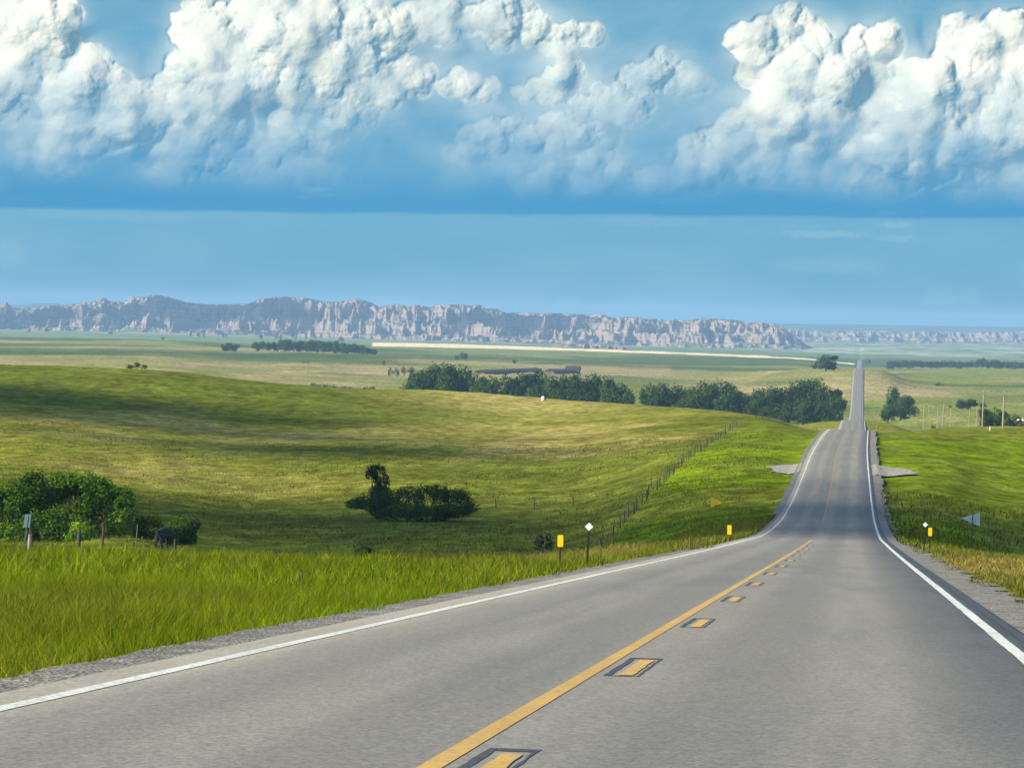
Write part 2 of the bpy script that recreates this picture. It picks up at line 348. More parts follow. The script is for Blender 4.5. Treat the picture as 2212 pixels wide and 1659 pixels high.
def m_leaf(name, tr=.35):
    m, t, b, out = mat_new(name)
    at = t.new('ShaderNodeAttribute', attribute_name='tint').outputs['Color']
    d = t.new('ShaderNodeBsdfDiffuse'); t.put(d.inputs[0], at); tl = t.new('ShaderNodeBsdfTranslucent'); t.put(tl.inputs[0], at)
    mx = t.new('ShaderNodeMixShader'); mx.inputs[0].default_value = tr; t.l.new(d.outputs[0], mx.inputs[1]); t.l.new(tl.outputs[0], mx.inputs[2])
    t.l.new(mx.outputs[0], out.inputs[0]); return m
def m_asphalt():
    m, t, b, _ = mat_new('worn_asphalt')
    P_ = t.new('ShaderNodeNewGeometry').outputs['Position']; x, y, z = t.sep(P_)
    lat = t.new('ShaderNodeAttribute', attribute_name='tint').outputs['Color']   # r = metres across /10 + .5
    lx = t.sep(lat)[0]
    gr = t.noise(P_, 22, 4, .9); gr2 = t.noise(P_, 7, 4, .7)
    st = t.noise(t.v('MULTIPLY', P_, (1.0, .05, 1)), 1.5, 4, .6); lg = t.noise(t.v('MULTIPLY', P_, (1, .22, 1)), .33, 4, .55)
    c = t.mix(t.mr(st, .3, .7), (.150, .142, .122), (.190, .178, .150))
    c = t.mix(t.mr(lg, .42, .68, 0, .8), c, (.190, .172, .138)); c = t.mix(t.mr(lg, .44, .24, 0, .6), c, (.112, .112, .104))
    # worn paler wheel paths and darker oil strips in between
    wv = t.m('ABSOLUTE', t.m('SINE', t.m('MULTIPLY', t.m('ADD', lx, .035), 17.4)))
    c = t.mix(t.m('MULTIPLY', t.mr(wv, .35, .95), .42), c, (.100, .099, .092))
    f = t.m('MULTIPLY', t.mr(gr, .36, .64, .60, 1.40, 'LINEAR'), t.mr(gr2, .3, .7, .92, 1.08))
    sp = t.new('ShaderNodeTexVoronoi', feature='F1'); t.put(sp.inputs['Vector'], P_); sp.inputs['Scale'].default_value = 26
    f = t.m('MULTIPLY', f, t.mr(sp.outputs['Distance'], .05, .5, .82, 1.12))
    t.put(b.inputs['Base Color'], t.v('SCALE', c, sc=f)); b.inputs['Roughness'].default_value = .82; b.inputs['Specular IOR Level'].default_value = .22
    bp = t.new('ShaderNodeBump'); bp.inputs['Strength'].default_value = .5; bp.inputs['Distance'].default_value = .01
    t.put(bp.inputs['Height'], gr); t.l.new(bp.outputs[0], b.inputs['Normal'])
    return m
def m_paint(name, c, wear):
    m, t, b, _ = mat_new(name); P_ = t.new('ShaderNodeNewGeometry').outputs['Position']
    n = t.noise(P_, 14, 6, .85); n2 = t.noise(t.v('MULTIPLY', P_, (1, .1, 1)), 2, 3, .6)
    t.put(b.inputs['Base Color'], t.mix(t.m('MULTIPLY', t.mr(n, .46, .60), wear), t.v('SCALE', c, sc=t.mr(n2, .3, .7, .86, 1.08)), (.16, .15, .13)))
    b.inputs['Roughness'].default_value = .6; return m
def m_gravel():
    m, t, b, _ = mat_new('gravel'); P_ = t.new('ShaderNodeNewGeometry').outputs['Position']
    vn = t.new('ShaderNodeTexVoronoi'); t.put(vn.inputs['Vector'], P_); vn.inputs['Scale'].default_value = 22
    cc = t.sep(vn.outputs['Color'])[0]; n = t.noise(P_, 1.6, 4, .6)
    c = t.ramp(cc, [(0, (.09, .085, .075)), (.5, (.19, .175, .15)), (1, (.36, .33, .28))])
    c = t.mix(t.mr(n, .4, .62, 0, .65), c, (.10, .095, .085)); t.put(b.inputs['Base Color'], c); b.inputs['Roughness'].default_value = .95
    bp = t.new('ShaderNodeBump'); bp.inputs['Strength'].default_value = 1; bp.inputs['Distance'].default_value = .03
    t.put(bp.inputs['Height'], vn.outputs['Distance']); t.l.new(bp.outputs[0], b.inputs['Normal']); return m
def m_badlands():
    m, t, b, _ = mat_new('banded_clay'); P_ = t.new('ShaderNodeNewGeometry').outputs['Position']; x, y, z = t.sep(P_)
    N_ = t.sep(t.new('ShaderNodeNewGeometry').outputs['Normal'])[2]
    wob = t.m('MULTIPLY', t.noise(P_, .008, 3), 14.0); zz = t.m('ADD', z, wob)
    bd = t.noise(t.xyz(0, 0, zz), .11, 3, .7); pat = t.noise(P_, .012, 5, .6)
    c = t.ramp(bd, [(.25, (.10, .068, .060)), (.42, (.22, .162, .135)), (.52, (.30, .235, .195)), (.62, (.14, .092, .080)), (.74, (.29, .225, .185))])
    c = t.mix(t.mr(pat, .4, .7, 0, .5), c, (.24, .185, .155))
    veg = t.m('MULTIPLY', t.mr(N_, .74, .92), t.mr(t.noise(P_, .014, 5, .65), .40, .56))
    c = t.mix(t.m('MULTIPLY', veg, .85), c, (.07, .10, .05))
    t.put(b.inputs['Base Color'], c); b.inputs['Roughness'].default_value = 1; b.inputs['Specular IOR Level'].default_value = 0
    bp = t.new('ShaderNodeBump'); bp.inputs['Strength'].default_value = 1; bp.inputs['Distance'].default_value = 6
    t.put(bp.inputs['Height'], t.noise(t.v('MULTIPLY', P_, (1, 1, .35)), .05, 5, .65)); t.l.new(bp.outputs[0], b.inputs['Normal']); return m
M = dict(ground=m_ground(), grass=m_leaf('grass_blades', .32), leaf=m_leaf('tree_leaves', .25), asphalt=m_asphalt(),
  oldyellow=m_paint('faded_yellow_paint', (.30, .20, .06), .8), pale=simple('pale_gravel', (.24, .22, .18), .95, .45, 2.5), white=m_paint('white_line_paint', (.62, .63, .57), .75), yellow=m_paint('yellow_line_paint', (.50, .30, .05), .55), gravel=m_gravel(), bad=m_badlands(),
  bark=simple('bark', (.11, .085, .06), .95, .4, 6), wood=simple('weathered_post_wood', (.065, .052, .042), .9, .35, 9), darkpost=simple('dark_painted_post', (.018, .016, .014), .6, .3, 12, .1), steel=simple('dull_steel', (.10, .10, .09), .6, .3, 12, .3),
  wire=simple('fence_wire_metal', (.08, .075, .07), .6, .2, 4, .4), reflect=simple('yellow_reflector_plastic', (.85, .50, .01), .45, .06, 5), silver=simple('white_reflector', (.80, .86, .84), .4, .05, 5),
  signyellow=simple('faded_orange_sign_sheet', (1.0, .60, .01), .5, .1, 4), signblack=simple('sign_black_ink', (.02, .02, .02), .6, .1, 4), signback=simple('bare_aluminium', (.52, .58, .58), .45, .08, 4, .25),
  seal=simple('dark_crack_sealer', (.045, .045, .048), .7, .3, 8), roof=simple('dark_shed_roof', (.040, .032, .034), .8, .3, .6), shedwall=simple('weathered_shed_wall', (.16, .12, .12), .9, .3, .8),
  polewood=simple('grey_pole_wood', (.30, .27, .21), .9, .2, 2), hide=simple('black_cow_hide', (.018, .018, .022), .8, .3, 5), tank=simple('pale_tank_metal', (.72, .78, .74), .5, .1, 2),
  mesa=simple('forested_mesa', (.05, .07, .05), 1, .45, .004, 0, 0))

# ------------------------------------------------------------ the ground sheet
def tint_at(X, Y):
    s = X/np.maximum(Y, 30.); u = np.interp(s, _cs[2:-2], [c[0] for c in COLS])
    n1 = fbm(X/55, Y/150, 5, 31); n2 = fbm(X/14, Y/40, 4, 41); n3 = fbm(X/260, Y/520, 4, 51); n4 = fbm(X/900, Y/1500, 4, 61)
    G = lambda r, g_, b_: np.array([r, g_, b_])
    base = G(.158, .165, .020); dark = G(.070, .095, .010); tan = G(.30, .25, .070); lush = G(.125, .185, .004)
    c = np.ones(X.shape+(3,))*base
    def mixin(cc, w_): return c*(1-w_[..., None])+cc*w_[..., None]
    hill = sstep(150, 230, Y)*(1-sstep(1000, 1100, Y))
    c = mixin(tan, hill*sstep(.50, .70, n1*.6+n2*.4)*.55)
    c = mixin(dark, hill*sstep(.55, .38, n1*.45+n3*.55)*.70)
    c = mixin(dark*np.array([1, 1.1, 1]), hill*(1-sstep(230, 420, Y))*(X < -22)*.55)
    c = mixin(tan*1.05, hill*np.exp(-((Y-880)/110)**2)*np.exp(-((u-1120)/260)**2)*.85)
    c = mixin(lush*.95, sstep(130, 200, Y)*(1-sstep(500, 640, Y))*(X > -20.5)*(X < 60)*(.30+.6*sstep(.42, .58, n2)))
    c = mixin(tan, sstep(300, 420, Y)*(1-sstep(700, 760, Y))*(X > -60)*sstep(.56, .68, n1)*.6)
    near = 1-sstep(130, 190, Y)
    c = mixin(lush*np.array([1.10, 1.12, 1.3]), near*.9); c = mixin(base, near*sstep(.45, .7, n2)*.5)
    c = mixin(tan*1.05, (X > 2)*sstep(75, 110, Y)*(1-sstep(165, 185, Y))*sstep(.35, .60, n2*.5+n1*.5)*.75)
    c = mixin(tan*1.1, (X < -7.2)*(X > -13)*sstep(95, 120, Y)*(1-sstep(185, 200, Y))*sstep(.38, .6, n2)*.75)
    un_ = u+170*(n3-.5)
    far = sstep(1100, 1300, Y)*(1-sstep(7000, 7600, Y))
    fb = G(.150, .172, .030); fd = G(.050, .080, .020); ft = G(.29, .23, .105)
    c = mixin(fb, far)
    c = mixin(fd, far*sstep(.54, .40, n3)*.8)
    c = mixin(ft, far*sstep(.52, .66, n4*.4+n3*.3+n1*.3)*.75)
    c = mixin(fd, far*(1-sstep(820, 1020, un_))*sstep(2900, 3000, Y)*(1-sstep(3600, 3900, Y))*.75)
    c = mixin(ft*1.02, far*(1-sstep(980, 1220, un_))*sstep(2000, 2080, Y)*(1-sstep(2600, 2850, Y))*(.25+.65*sstep(.42, .6, n1)))
    c = mixin(ft*1.15, far*sstep(1380, 1560, un_)*(1-sstep(2000, 2110, un_))*np.exp(-((Y-2380)/130)**2)*.8*sstep(.3, .5, n1))
    c = mixin(ft, far*(np.abs(u-1330) < 120)*np.exp(-((Y-3300)/300)**2)*.8)
    # ripe wheat strip
    un = [-400, 780, 800, 1200, 1500, 1800, 1842, 1850]; ne = [1e5, 1e5, 6250, 6300, 5980, 5800, 5770, 1e5]; fe = [0, 0, 7350, 7000, 6420, 6060, 5990, 0]
    wh = (Y > np.interp(u, un, ne))*(Y < np.interp(u, un, fe))*(u > 784)*(u < 1846)
    c = mixin(G(.66, .52, .30), wh*1.0)
    pl = sstep(7000, 7600, Y); c = mixin(G(.135, .185, .062), pl*(1-wh))
    c = mixin(G(.085, .13, .05), pl*(1-wh)*sstep(.5, .35, n3)*.5)
    c = mixin(G(.44, .40, .32), pl*sstep(1650, 1800, u)*sstep(.50, .62, n1*.5+n3*.5)*.7*sstep(7600, 9000, Y))
    c = mixin(G(.36, .33, .25), pl*sstep(8600, 9600, Y)*sstep(.45, .6, n1)*.45)
    return c
ss = np.concatenate([-np.geomspace(1.9, .285, 60)[:-1], np.linspace(-.285, .085, 520), np.geomspace(.085, 1.9, 70)[1:]])
yy = np.concatenate([[-55, -48, -40], -30+np.geomspace(6, 23030, 660)])
SS, YY = np.meshgrid(ss, yy); ap = np.maximum(YY+30, 5); XX = SS*ap
ZZ = ground(XX, YY); nr, nc = XX.shape
V = np.stack([XX, YY, ZZ], -1).reshape(-1, 3)
ii = np.arange(nr*nc).reshape(nr, nc)
Fq = np.stack([ii[:-1, :-1], ii[:-1, 1:], ii[1:, 1:], ii[1:, :-1]], -1).reshape(-1, 4)
tag(mesh_np('ground', V, Fq, M['ground'], cols=tint_at(XX, YY).reshape(-1, 3), smooth=True), kind='structure')

# ------------------------------------------------------------ road, shoulders, markings
ry = np.concatenate([np.linspace(-40, 10, 20), -30+np.geomspace(41, 6780, 500)])
def ribbon(name, x0, x1, dz, mat, Y=ry, wob0=0, wob1=0, nx=2, skirt=False, seed=3):
    Y = np.asarray(Y, float); off = Xc(Y)-XC0; cols = []
    V = []; C = []
    ts = np.linspace(0, 1, nx)
    a = x0+off+wob0*(fbm(Y/1.7, Y*0+seed, 4, seed, .6)-.5)*2; b_ = x1+off+wob1*(fbm(Y/1.7, Y*0+seed+9, 4, seed+4, .6)-.5)*2
    z = Rz(Y)+dz
    prof = [(0, t) for t in ts]
    if skirt: prof = [(-.25, 0.)]+prof+[(-.25, 1.)]
    for k, (dzz, t) in enumerate(prof):
        ex = 0
        if skirt and k == 0: ex = -.12
        if skirt and k == len(prof)-1: ex = .12
        x = a*(1-t)+b_*t+ex; V.append(np.stack([x, Y, z+dzz], -1)); C.append(np.stack([(x-off)/10+.5, Y*0, Y*0], -1))
    V = np.stack(V, 1); C = np.stack(C, 1); n = V.shape[1]; ii = np.arange(V.shape[0]*n).reshape(-1, n)
    Fq = np.stack([ii[:-1, :-1], ii[:-1, 1:], ii[1:, 1:], ii[1:, :-1]], -1).reshape(-1, 4)
    return tag(mesh_np(name, V.reshape(-1, 3), Fq, mat, cols=C.reshape(-1, 3)), kind='structure')
fineY = np.concatenate([np.arange(-30, 160, .35), -30+np.geomspace(190, 900, 160)])
ribbon('road', -5.62, 2.06, 0, M['asphalt'], nx=6, skirt=True)
ribbon('edge_line', -5.26, -5.13, .004, M['white'], fineY, .012, .012)
ribbon('edge_line', 1.62, 1.76, .004, M['white'], fineY, .012, .012, seed=8)
ribbon('edge_line', -5.26, -5.13, .01, M['white'], -30+np.geomspace(930, 6700, 160))
ribbon('edge_line', 1.62, 1.76, .01, M['white'], -30+np.geomspace(930, 6700, 160))
ribbon('centre_line', -2.155, -2.03, .004, M['yellow'], np.arange(-30, 184, .5), .006, .006)
ribbon('centre_line', -2.17, -2.03, .006, M['oldyellow'], -30+np.geomspace(285, 1500, 150), .006, .006)
ribbon('gravel_shoulder', -6.25, -5.60, -.03, M['gravel'], fineY, .16, 0, seed=12)
ribbon('gravel_shoulder', 2.04, 3.0, -.03, M['gravel'], fineY, 0, .45, seed=14)
ribbon('crack_sealer', 1.90, 2.02, .004, M['seal'], fineY, .05, .05, seed=17)
h = 1.32
d0 = 18.4
for k in range(12):
    y0 = d0+12.35*k
    n_ = 12
    def patch(nm, xa, xb, ya, yb, dz, mt, sk=0.0):
        V = []; 
        for j in range(n_+1):
            y = ya+(yb-ya)*j/n_; j1_, j2_ = (random.uniform(-.007, .007) for _ in 'ab'); V += [(xa+j1_, y, float(Rz(y))+dz), (xb+j2_, y, float(Rz(y))+dz)]
        me = bpy.data.meshes.new(nm); me.from_pydata(V, [], [(2*j, 2*j+1, 2*j+3, 2*j+2) for j in range(n_)]); me.materials.append(mt)
        o = bpy.data.objects.new(nm, me); COL.objects.link(o); tag(o, kind='structure')
    patch('lane_dash', -1.84, -1.72, y0-2.9, y0+.1, .006, M['yellow'])
    b0, b1 = y0-3.05, y0+.55
    # sealed saw-cut around the milled recess
    MBs = [(-1.955, -1.90, b0, b1), (-1.90, -1.665, b1-.22, b1), (-1.69, -1.668, b0, b1-.22), (-1.90, -1.69, b0, b0+.06)]
    for (xa, xb, ya, yb) in MBs: patch('crack_sealer', xa, xb, ya, yb, .003, M['seal'])

# ------------------------------------------------------------ gravel approaches on both sides
def drape(name, outline_rows, mat, dz=.05):
    V = []; nx = 14
    for (y, xa, xb) in outline_rows:
        for k in range(nx):
            x = xa+(xb-xa)*k/(nx-1); V.append((x, y, float(ground(x, y))+dz))
    n = len(outline_rows); me = bpy.data.meshes.new(name)
    me.from_pydata(V, [], [(i*nx+k, i*nx+k+1, (i+1)*nx+k+1, (i+1)*nx+k) for i in range(n-1) for k in range(nx-1)]); me.materials.append(mat)
    o = bpy.data.objects.new(name, me); COL.objects.link(o); return tag(o, kind='structure')
drape('gravel_approach', [(374+k, -5.7-3.2*math.sin(math.pi*(k+2)/34)-1.1*random.random(), -5.6) for k in range(0, 30, 2)], M['pale'], .12)
drape('gravel_approach', [(372+k, 2.0, 2.5+4.2*math.sin(math.pi*(k+2)/36)**1.5+1.1*random.random()) for k in range(0, 32, 2)], M['pale'], .16)

# ------------------------------------------------------------ badlands
TOP = [(-1500, 640), (-900, 655), (-500, 645), (-200, 655), (-60, 662), (0, 657), (12, 650), (24, 664), (54, 665), (126, 660), (148, 657), (180, 653), (204, 650), (224, 642), (237, 651), (256, 650), (266, 653), (276, 646), (285, 640), (307, 641), (336, 636), (361, 640),
 (379, 646), (402, 653), (456, 658), (537, 656), (553, 646), (610, 640), (664, 643), (698, 650), (703, 652), (747, 650), (772, 644), (800, 652), (818, 663), (849, 656), (871, 658), (880, 663), (896, 656), (926, 664), (951, 658), (995, 657), (1019, 661), (1035, 657),
 (1047, 666), (1072, 667), (1091, 675), (1165, 676), (1273, 679), (1304, 680), (1323, 686), (1372, 684), (1398, 689), (1426, 689), (1443, 694), (1455, 689), (1489, 692), (1520, 687), (1554, 689), (1597, 692), (1608, 697), (1648, 696), (1670, 699), (1688, 705),
 (1710, 710), (1753, 714), (1824, 714), (1895, 714), (1940, 716), (2000, 714), (2100, 717), (2212, 715), (2500, 718), (3500, 720)]
BASE = [(-1500, 690), (-200, 708), (0, 712), (400, 718), (700, 730), (900, 735), (1100, 738), (1313, 748), (1568, 751), (1630, 748), (1700, 738), (1940, 738), (2212, 740), (3500, 750)]
FRONT = [(-1500, 10500), (0, 10000), (400, 10000), (700, 9800), (1000, 9700), (1300, 9500), (1568, 9500), (1660, 11500), (1750, 13500), (2212, 14000), (3500, 14500)]
def v_h(u): return float(VH+(u-PW/2)*math.tan(ROLL))
def ridged(x, y, o, seed):
    s_ = 0; a = 1; tot = 0; pr = 1
    for i in range(o):
        n = 1-np.abs(2*fbm(x, y, 1, seed+i)-1); n = n*n; s_ = s_+a*n*pr; pr = np.clip(n*1.4, 0, 1); tot += a; a *= .55; x = x*2.1+3.7; y = y*2.1-1.9
    return s_/tot
def badlands(uu, TP, BS, FR, depth, seed):
    top = np.interp(uu, *zip(*TP)); bas = np.interp(uu, *zip(*BS)); frn = np.interp(uu, *zip(*FR))
    sU = np.array([float(world(u, 690, 1000.)[0])/1000 for u in uu]); VHu = VH+(uu-PW/2)*math.tan(ROLL)
    tt = np.concatenate([np.linspace(-90, depth*2, 300), [depth*2+150, depth*2+400]])
    Yb = frn[None, :]+tt[:, None]; Xb = sU[None, :]*Yb; base_z = np.broadcast_to(-(bas-VHu)/F*frn, Yb.shape)
    Ht = ((bas-top)/F*(frn+depth))[None, :]; T0 = tt[:, None]
    wx = Xb+50*(fbm(Xb/110, Yb/140, 3, seed)-.5); wy = Yb+90*(fbm(Xb/120, Yb/150, 3, seed+1)-.5)
    rg = ridged(wx/95, wy/300, 5, seed+10); rg2 = ridged(wx/30, wy/85, 4, seed+20); big = fbm(Xb/300, Xb*0+3, 3, seed+30)
    sp = np.clip(T0/depth*1.0+(rg-.40)*.72+(big-.5)*.6+(rg2-.35)*.20, 0, 1.3)
    # two benches of cliffs with gentler aprons between them
    gq = .16*sstep(.0, .25, sp)+.30*sstep(.28, .46, sp)+.10*sstep(.45, .7, sp)+.34*sstep(.66, .86, sp)+.10*sstep(.85, 1.25, sp)
    gq = gq*(.84+.26*rg2)+.07*(rg2-.4)*sstep(.5, .9, gq)
    foot = .24*np.clip(rg2*1.7-.5, 0, 1)*sstep(-90, 10, T0)*(fbm(Xb/90, Yb/60, 3, seed+40) > .46)
    gq = np.maximum(gq, (.90+.09*rg2)*sstep(.66, 1.0, T0/depth+(rg-.4)*.42+(rg2-.35)*.15))
    gq = np.maximum(gq, foot)*sstep(-100, 20, T0+0*gq)*(1-.5*sstep(depth*1.35, depth*2.6, T0))
    z = base_z-3+Ht*gq; el_ = np.max(z/Yb, 0); tgt = (VHu-top)/F
    ratio = (tgt-base_z[0]/frn)/np.maximum(el_-base_z[0]/frn, 1e-4); ratio = np.convolve(np.pad(np.clip(ratio, 0, 3), 1, 'edge'), np.ones(3)/3, 'valid')
    z = base_z-3+Ht*gq*ratio[None, :]; z[0] -= 14; z[-1] -= 40
    V = np.stack([Xb, Yb, z], -1).reshape(-1, 3); nr, nc = Yb.shape; ii = np.arange(nr*nc).reshape(nr, nc)
    tag(mesh_np('hills', V, np.stack([ii[:-1, :-1], ii[:-1, 1:], ii[1:, 1:], ii[1:, :-1]], -1).reshape(-1, 4), M['bad']), kind='structure')
TA = [q for q in TOP if q[0] <= 1670]+[(1690, 706), (1712, 722), (1740, 742), (1765, 756)]
BA = [q for q in BASE if q[0] <= 1630]+[(1765, 757)]
badlands(np.concatenate([np.linspace(-1500, -120, 160)[:-1], np.linspace(-120, 1765, 1150)]), TA, BA, [(-1500, 10500), (0, 10000), (700, 9800), (1568, 9500), (1765, 9600)], 480., 71)
TB = [(1580, 722), (1640, 708), (1680, 706)]+[q for q in TOP if q[0] > 1700]
badlands(np.concatenate([np.linspace(1580, 2330, 520), np.linspace(2330, 3500, 130)[1:]]), TB, [(1580, 738), (2212, 741), (3500, 750)], [(1580, 13200), (2212, 13800), (3500, 14300)], 200., 171)
# low eroded bank in front, right of the wheat strip
u2 = np.linspace(1130, 1385, 260); s2 = np.array([float(world(u, 750, 1000.)[0])/1000 for u in u2]); t2 = np.linspace(0, 120, 30)
Y2 = 7150+0*u2[None, :]+t2[:, None]; X2 = s2[None, :]*Y2
hgt = np.interp(u2, [1130, 1180, 1230, 1300, 1340, 1385], [0, 7, 11, 13, 9, 0])[None, :]
z2 = -66+hgt*sstep(0, 1, t2[:, None]/60+(ridged(X2/26, Y2/70, 3, 111)-.5)*.9)*1.25
ii = np.arange(z2.size).reshape(z2.shape)
tag(mesh_np('eroded_bank', np.stack([X2, Y2, z2-1], -1).reshape(-1, 3), np.stack([ii[:-1, :-1], ii[:-1, 1:], ii[1:, 1:], ii[1:, :-1]], -1).reshape(-1, 4), M['bad']), kind='structure')
# far forested tableland behind the badlands
u3 = np.linspace(-1500, 3600, 300); s3 = np.array([float(world(u, 690, 1000.)[0])/1000 for u in u3]); t3 = np.array([0, 250, 600, 900, 2200.])
tv = np.interp(u3, [-1500, 0, 20, 60, 70, 125, 135, 260, 1500, 1640, 1700, 1830, 1940, 2212, 3600], [648, 660, 659, 659, 655.5, 655.5, 658, 664, 700, 698, 699.5, 701, 703.2, 707, 730])
zt3 = (VH+(u3-PW/2)*math.tan(ROLL)-tv)/F*19900
Y3 = 19000+0*u3[None, :]+t3[:, None]; X3 = s3[None, :]*Y3
z3 = -70+(zt3[None, :]+70)*np.array([0, .5, .85, 1, 1.0])[:, None]+4*(fbm(X3/500, Y3/300, 4, 121)-.5)
ii = np.arange(z3.size).reshape(z3.shape)
tag(mesh_np('hills', np.stack([X3, Y3, z3], -1).reshape(-1, 3), np.stack([ii[:-1, :-1], ii[:-1, 1:], ii[1:, 1:], ii[1:, :-1]], -1).reshape(-1, 4), M['mesa'], smooth=True), kind='structure')

# ------------------------------------------------------------ grass
def grass(name, X, Y, hgt, wid, lean, seed, straw=.1, shade_col=None, sink=.02):
    r = np.random.default_rng(seed); n = len(X); Z = ground(X, Y)-sink
    a = r.uniform(0, math.pi, n)*.55+r.choice([0, math.pi], n)-.8*0; wx_, wy_ = np.cos(a)*wid/2, np.sin(a)*wid/2*.5
    lx = lean*hgt*(r.normal(.15, .5, n)); lyy = lean*hgt*r.normal(0, .4, n)
    p = np.zeros((n, 5, 3)); 
    p[:, 0] = np.stack([X-wx_, Y-wy_, Z], -1); p[:, 1] = np.stack([X+wx_, Y+wy_, Z], -1)
    mx, my, mz = X+lx*.35, Y+lyy*.35, Z+hgt*.6
    p[:, 2] = np.stack([mx+wx_*.75, my+wy_*.75, mz], -1); p[:, 3] = np.stack([mx-wx_*.75, my-wy_*.75, mz], -1); p[:, 4] = np.stack([X+lx, Y+lyy, Z+hgt], -1)
    b = np.arange(n)[:, None]*5
    Fq = np.concatenate([b+[0, 1, 2], b+[0, 2, 3], b+[3, 2, 4]]).astype(np.int32)
    base = tint_at(X, Y)
    k = r.uniform(.7, 1.35, (n, 1)); c = base*k*1.15*(.62+.76*fbm(X/2.1, Y/5.0, 4, 77))[:, None]
    isst = (r.random(n) < straw)[:, None]; c = np.where(isst, np.array([.21, .18, .055])*r.uniform(.6, 1.25, (n, 1)), c)
    c[:, 0] *= r.uniform(.8, 1.3, n)
    C = np.repeat(c[:, None, :], 5, 1)
    o = mesh_np(name, p.reshape(-1, 3), Fq, M['grass'], cols=C.reshape(-1, 3), smooth=True)
    nn = np.stack([r.normal(0, .40, n), r.normal(-.32, .30, n), np.ones(n)*.80], -1); nn /= np.linalg.norm(nn, axis=1)[:, None]
    o.data.normals_split_custom_set_from_vertices(np.repeat(nn, 5, 0).astype(np.float32))
    return tag(o, kind='stuff')
def edgeL(Y): return -5.95-.35*fbm(Y/1.3, Y*0+2, 3, 201)
def edgeR(Y): return 2.45+.75*fbm(Y/2.2, Y*0+5, 3, 203)
def scatter_left(n, y0, y1, xin=22, p=1.0):
    Y = y0+(y1-y0)*rng.random(n)**p; lim = np.maximum(-.262*Y-11, -xin-12)
    X = edgeL(Y)+(lim-edgeL(Y))*rng.random(n); return X, Y
X, Y = scatter_left(620000, 14, 62, p=.75); off = -X-5.9
cl = fbm(X/.8, Y/.8, 3, 301)
hg = (.08+.17*sstep(0, 1.6, off)+.20*rng.random(len(X))**2)*(.30+1.25*cl)
grass('verge_grass', X, Y, hg, .005+.004*rng.random(len(X)), .8, 1, .05)
X, Y = scatter_left(290000, 60, 150); off = -X-5.9; cl = fbm(X/1.2, Y/1.6, 3, 302)
hg = (.14+.20*sstep(0, 1.2, off)+.20*rng.random(len(X))**2)*(.4+1.15*cl)
grass('verge_grass', X, Y, hg, .014+.010*rng.random(len(X)), .7, 2, .10+.25*(X > -11)*(Y > 85)*(X < -7.4))
n = 7000; Y = 19+75*rng.random(n)**.9; lim = np.maximum(-.262*Y-9, -30); X = -6.4+(lim+6.4)*rng.random(n)
okk = fbm(X/1.6, Y/2.5, 3, 311) > .47; X, Y = X[okk], Y[okk]
grass('seed_stalks', X, Y, rng.uniform(.28, .58, len(X)), .004+.0001*Y, .45, 9, .35)
# seeded straw stems along the fence line and the crest of the bank
n = 16000; Y = rng.uniform(74, 135, n); X = -np.interp(Y, *XE_L)-rng.uniform(-3.0, 2.5, n); X = np.maximum(X, -26)
grass('tall_grass', X, Y, rng.uniform(.35, .75, n)*(.4+.9*fbm(X/2, Y/3, 3, 305)), .018+0*X, .6, 3, .6)
n = 90000; Y = rng.uniform(145, 270, n); X = -5.9-rng.random(n)**1.3*18
grass('verge_grass', X, Y, rng.uniform(.2, .5, n)*(.6+.7*fbm(X/1.5, Y/3, 3, 306)), .04+0*X, .5, 4, .16+.3*(np.abs(X+7.5) < 1.2))
n = 150000; Y = 30+150*rng.random(n)**.9; X = edgeR(Y)+rng.random(n)**1.1*np.minimum(.055*Y+3, 11); cl = fbm(X/1.0, Y/1.6, 3, 307)
hg = (.08+.15*sstep(0, 1.2, X-2.9)+.14*rng.random(n)**2)*(.35+1.2*cl)
grass('verge_grass', X, Y, hg, .008+.0002*Y, .6, 5, .30)
n = 15000; Y = 172+165*rng.random(n)**1.9; X = 2.6+rng.random(n)**1.2*34
grass('verge_grass', X, Y, rng.uniform(.2, .45, n), .05+.0001*Y, .5, 6, .12)
n = 60000; q = rng.random(n); Y = np.sqrt(170**2+(560**2-170**2)*q**1.25); X = (-.262+.242*rng.random(n))*Y
keep = X < -8; X, Y = X[keep], Y[keep]; cl = fbm(X/7, Y/16, 4, 308)
keep = cl > .36; X, Y, cl = X[keep], Y[keep], cl[keep]
grass('pasture_grass', X, Y, (.08+.30*(cl-.3))*rng.uniform(.6, 1.3, len(X)), .05+.00012*Y, .7, 7, .12)
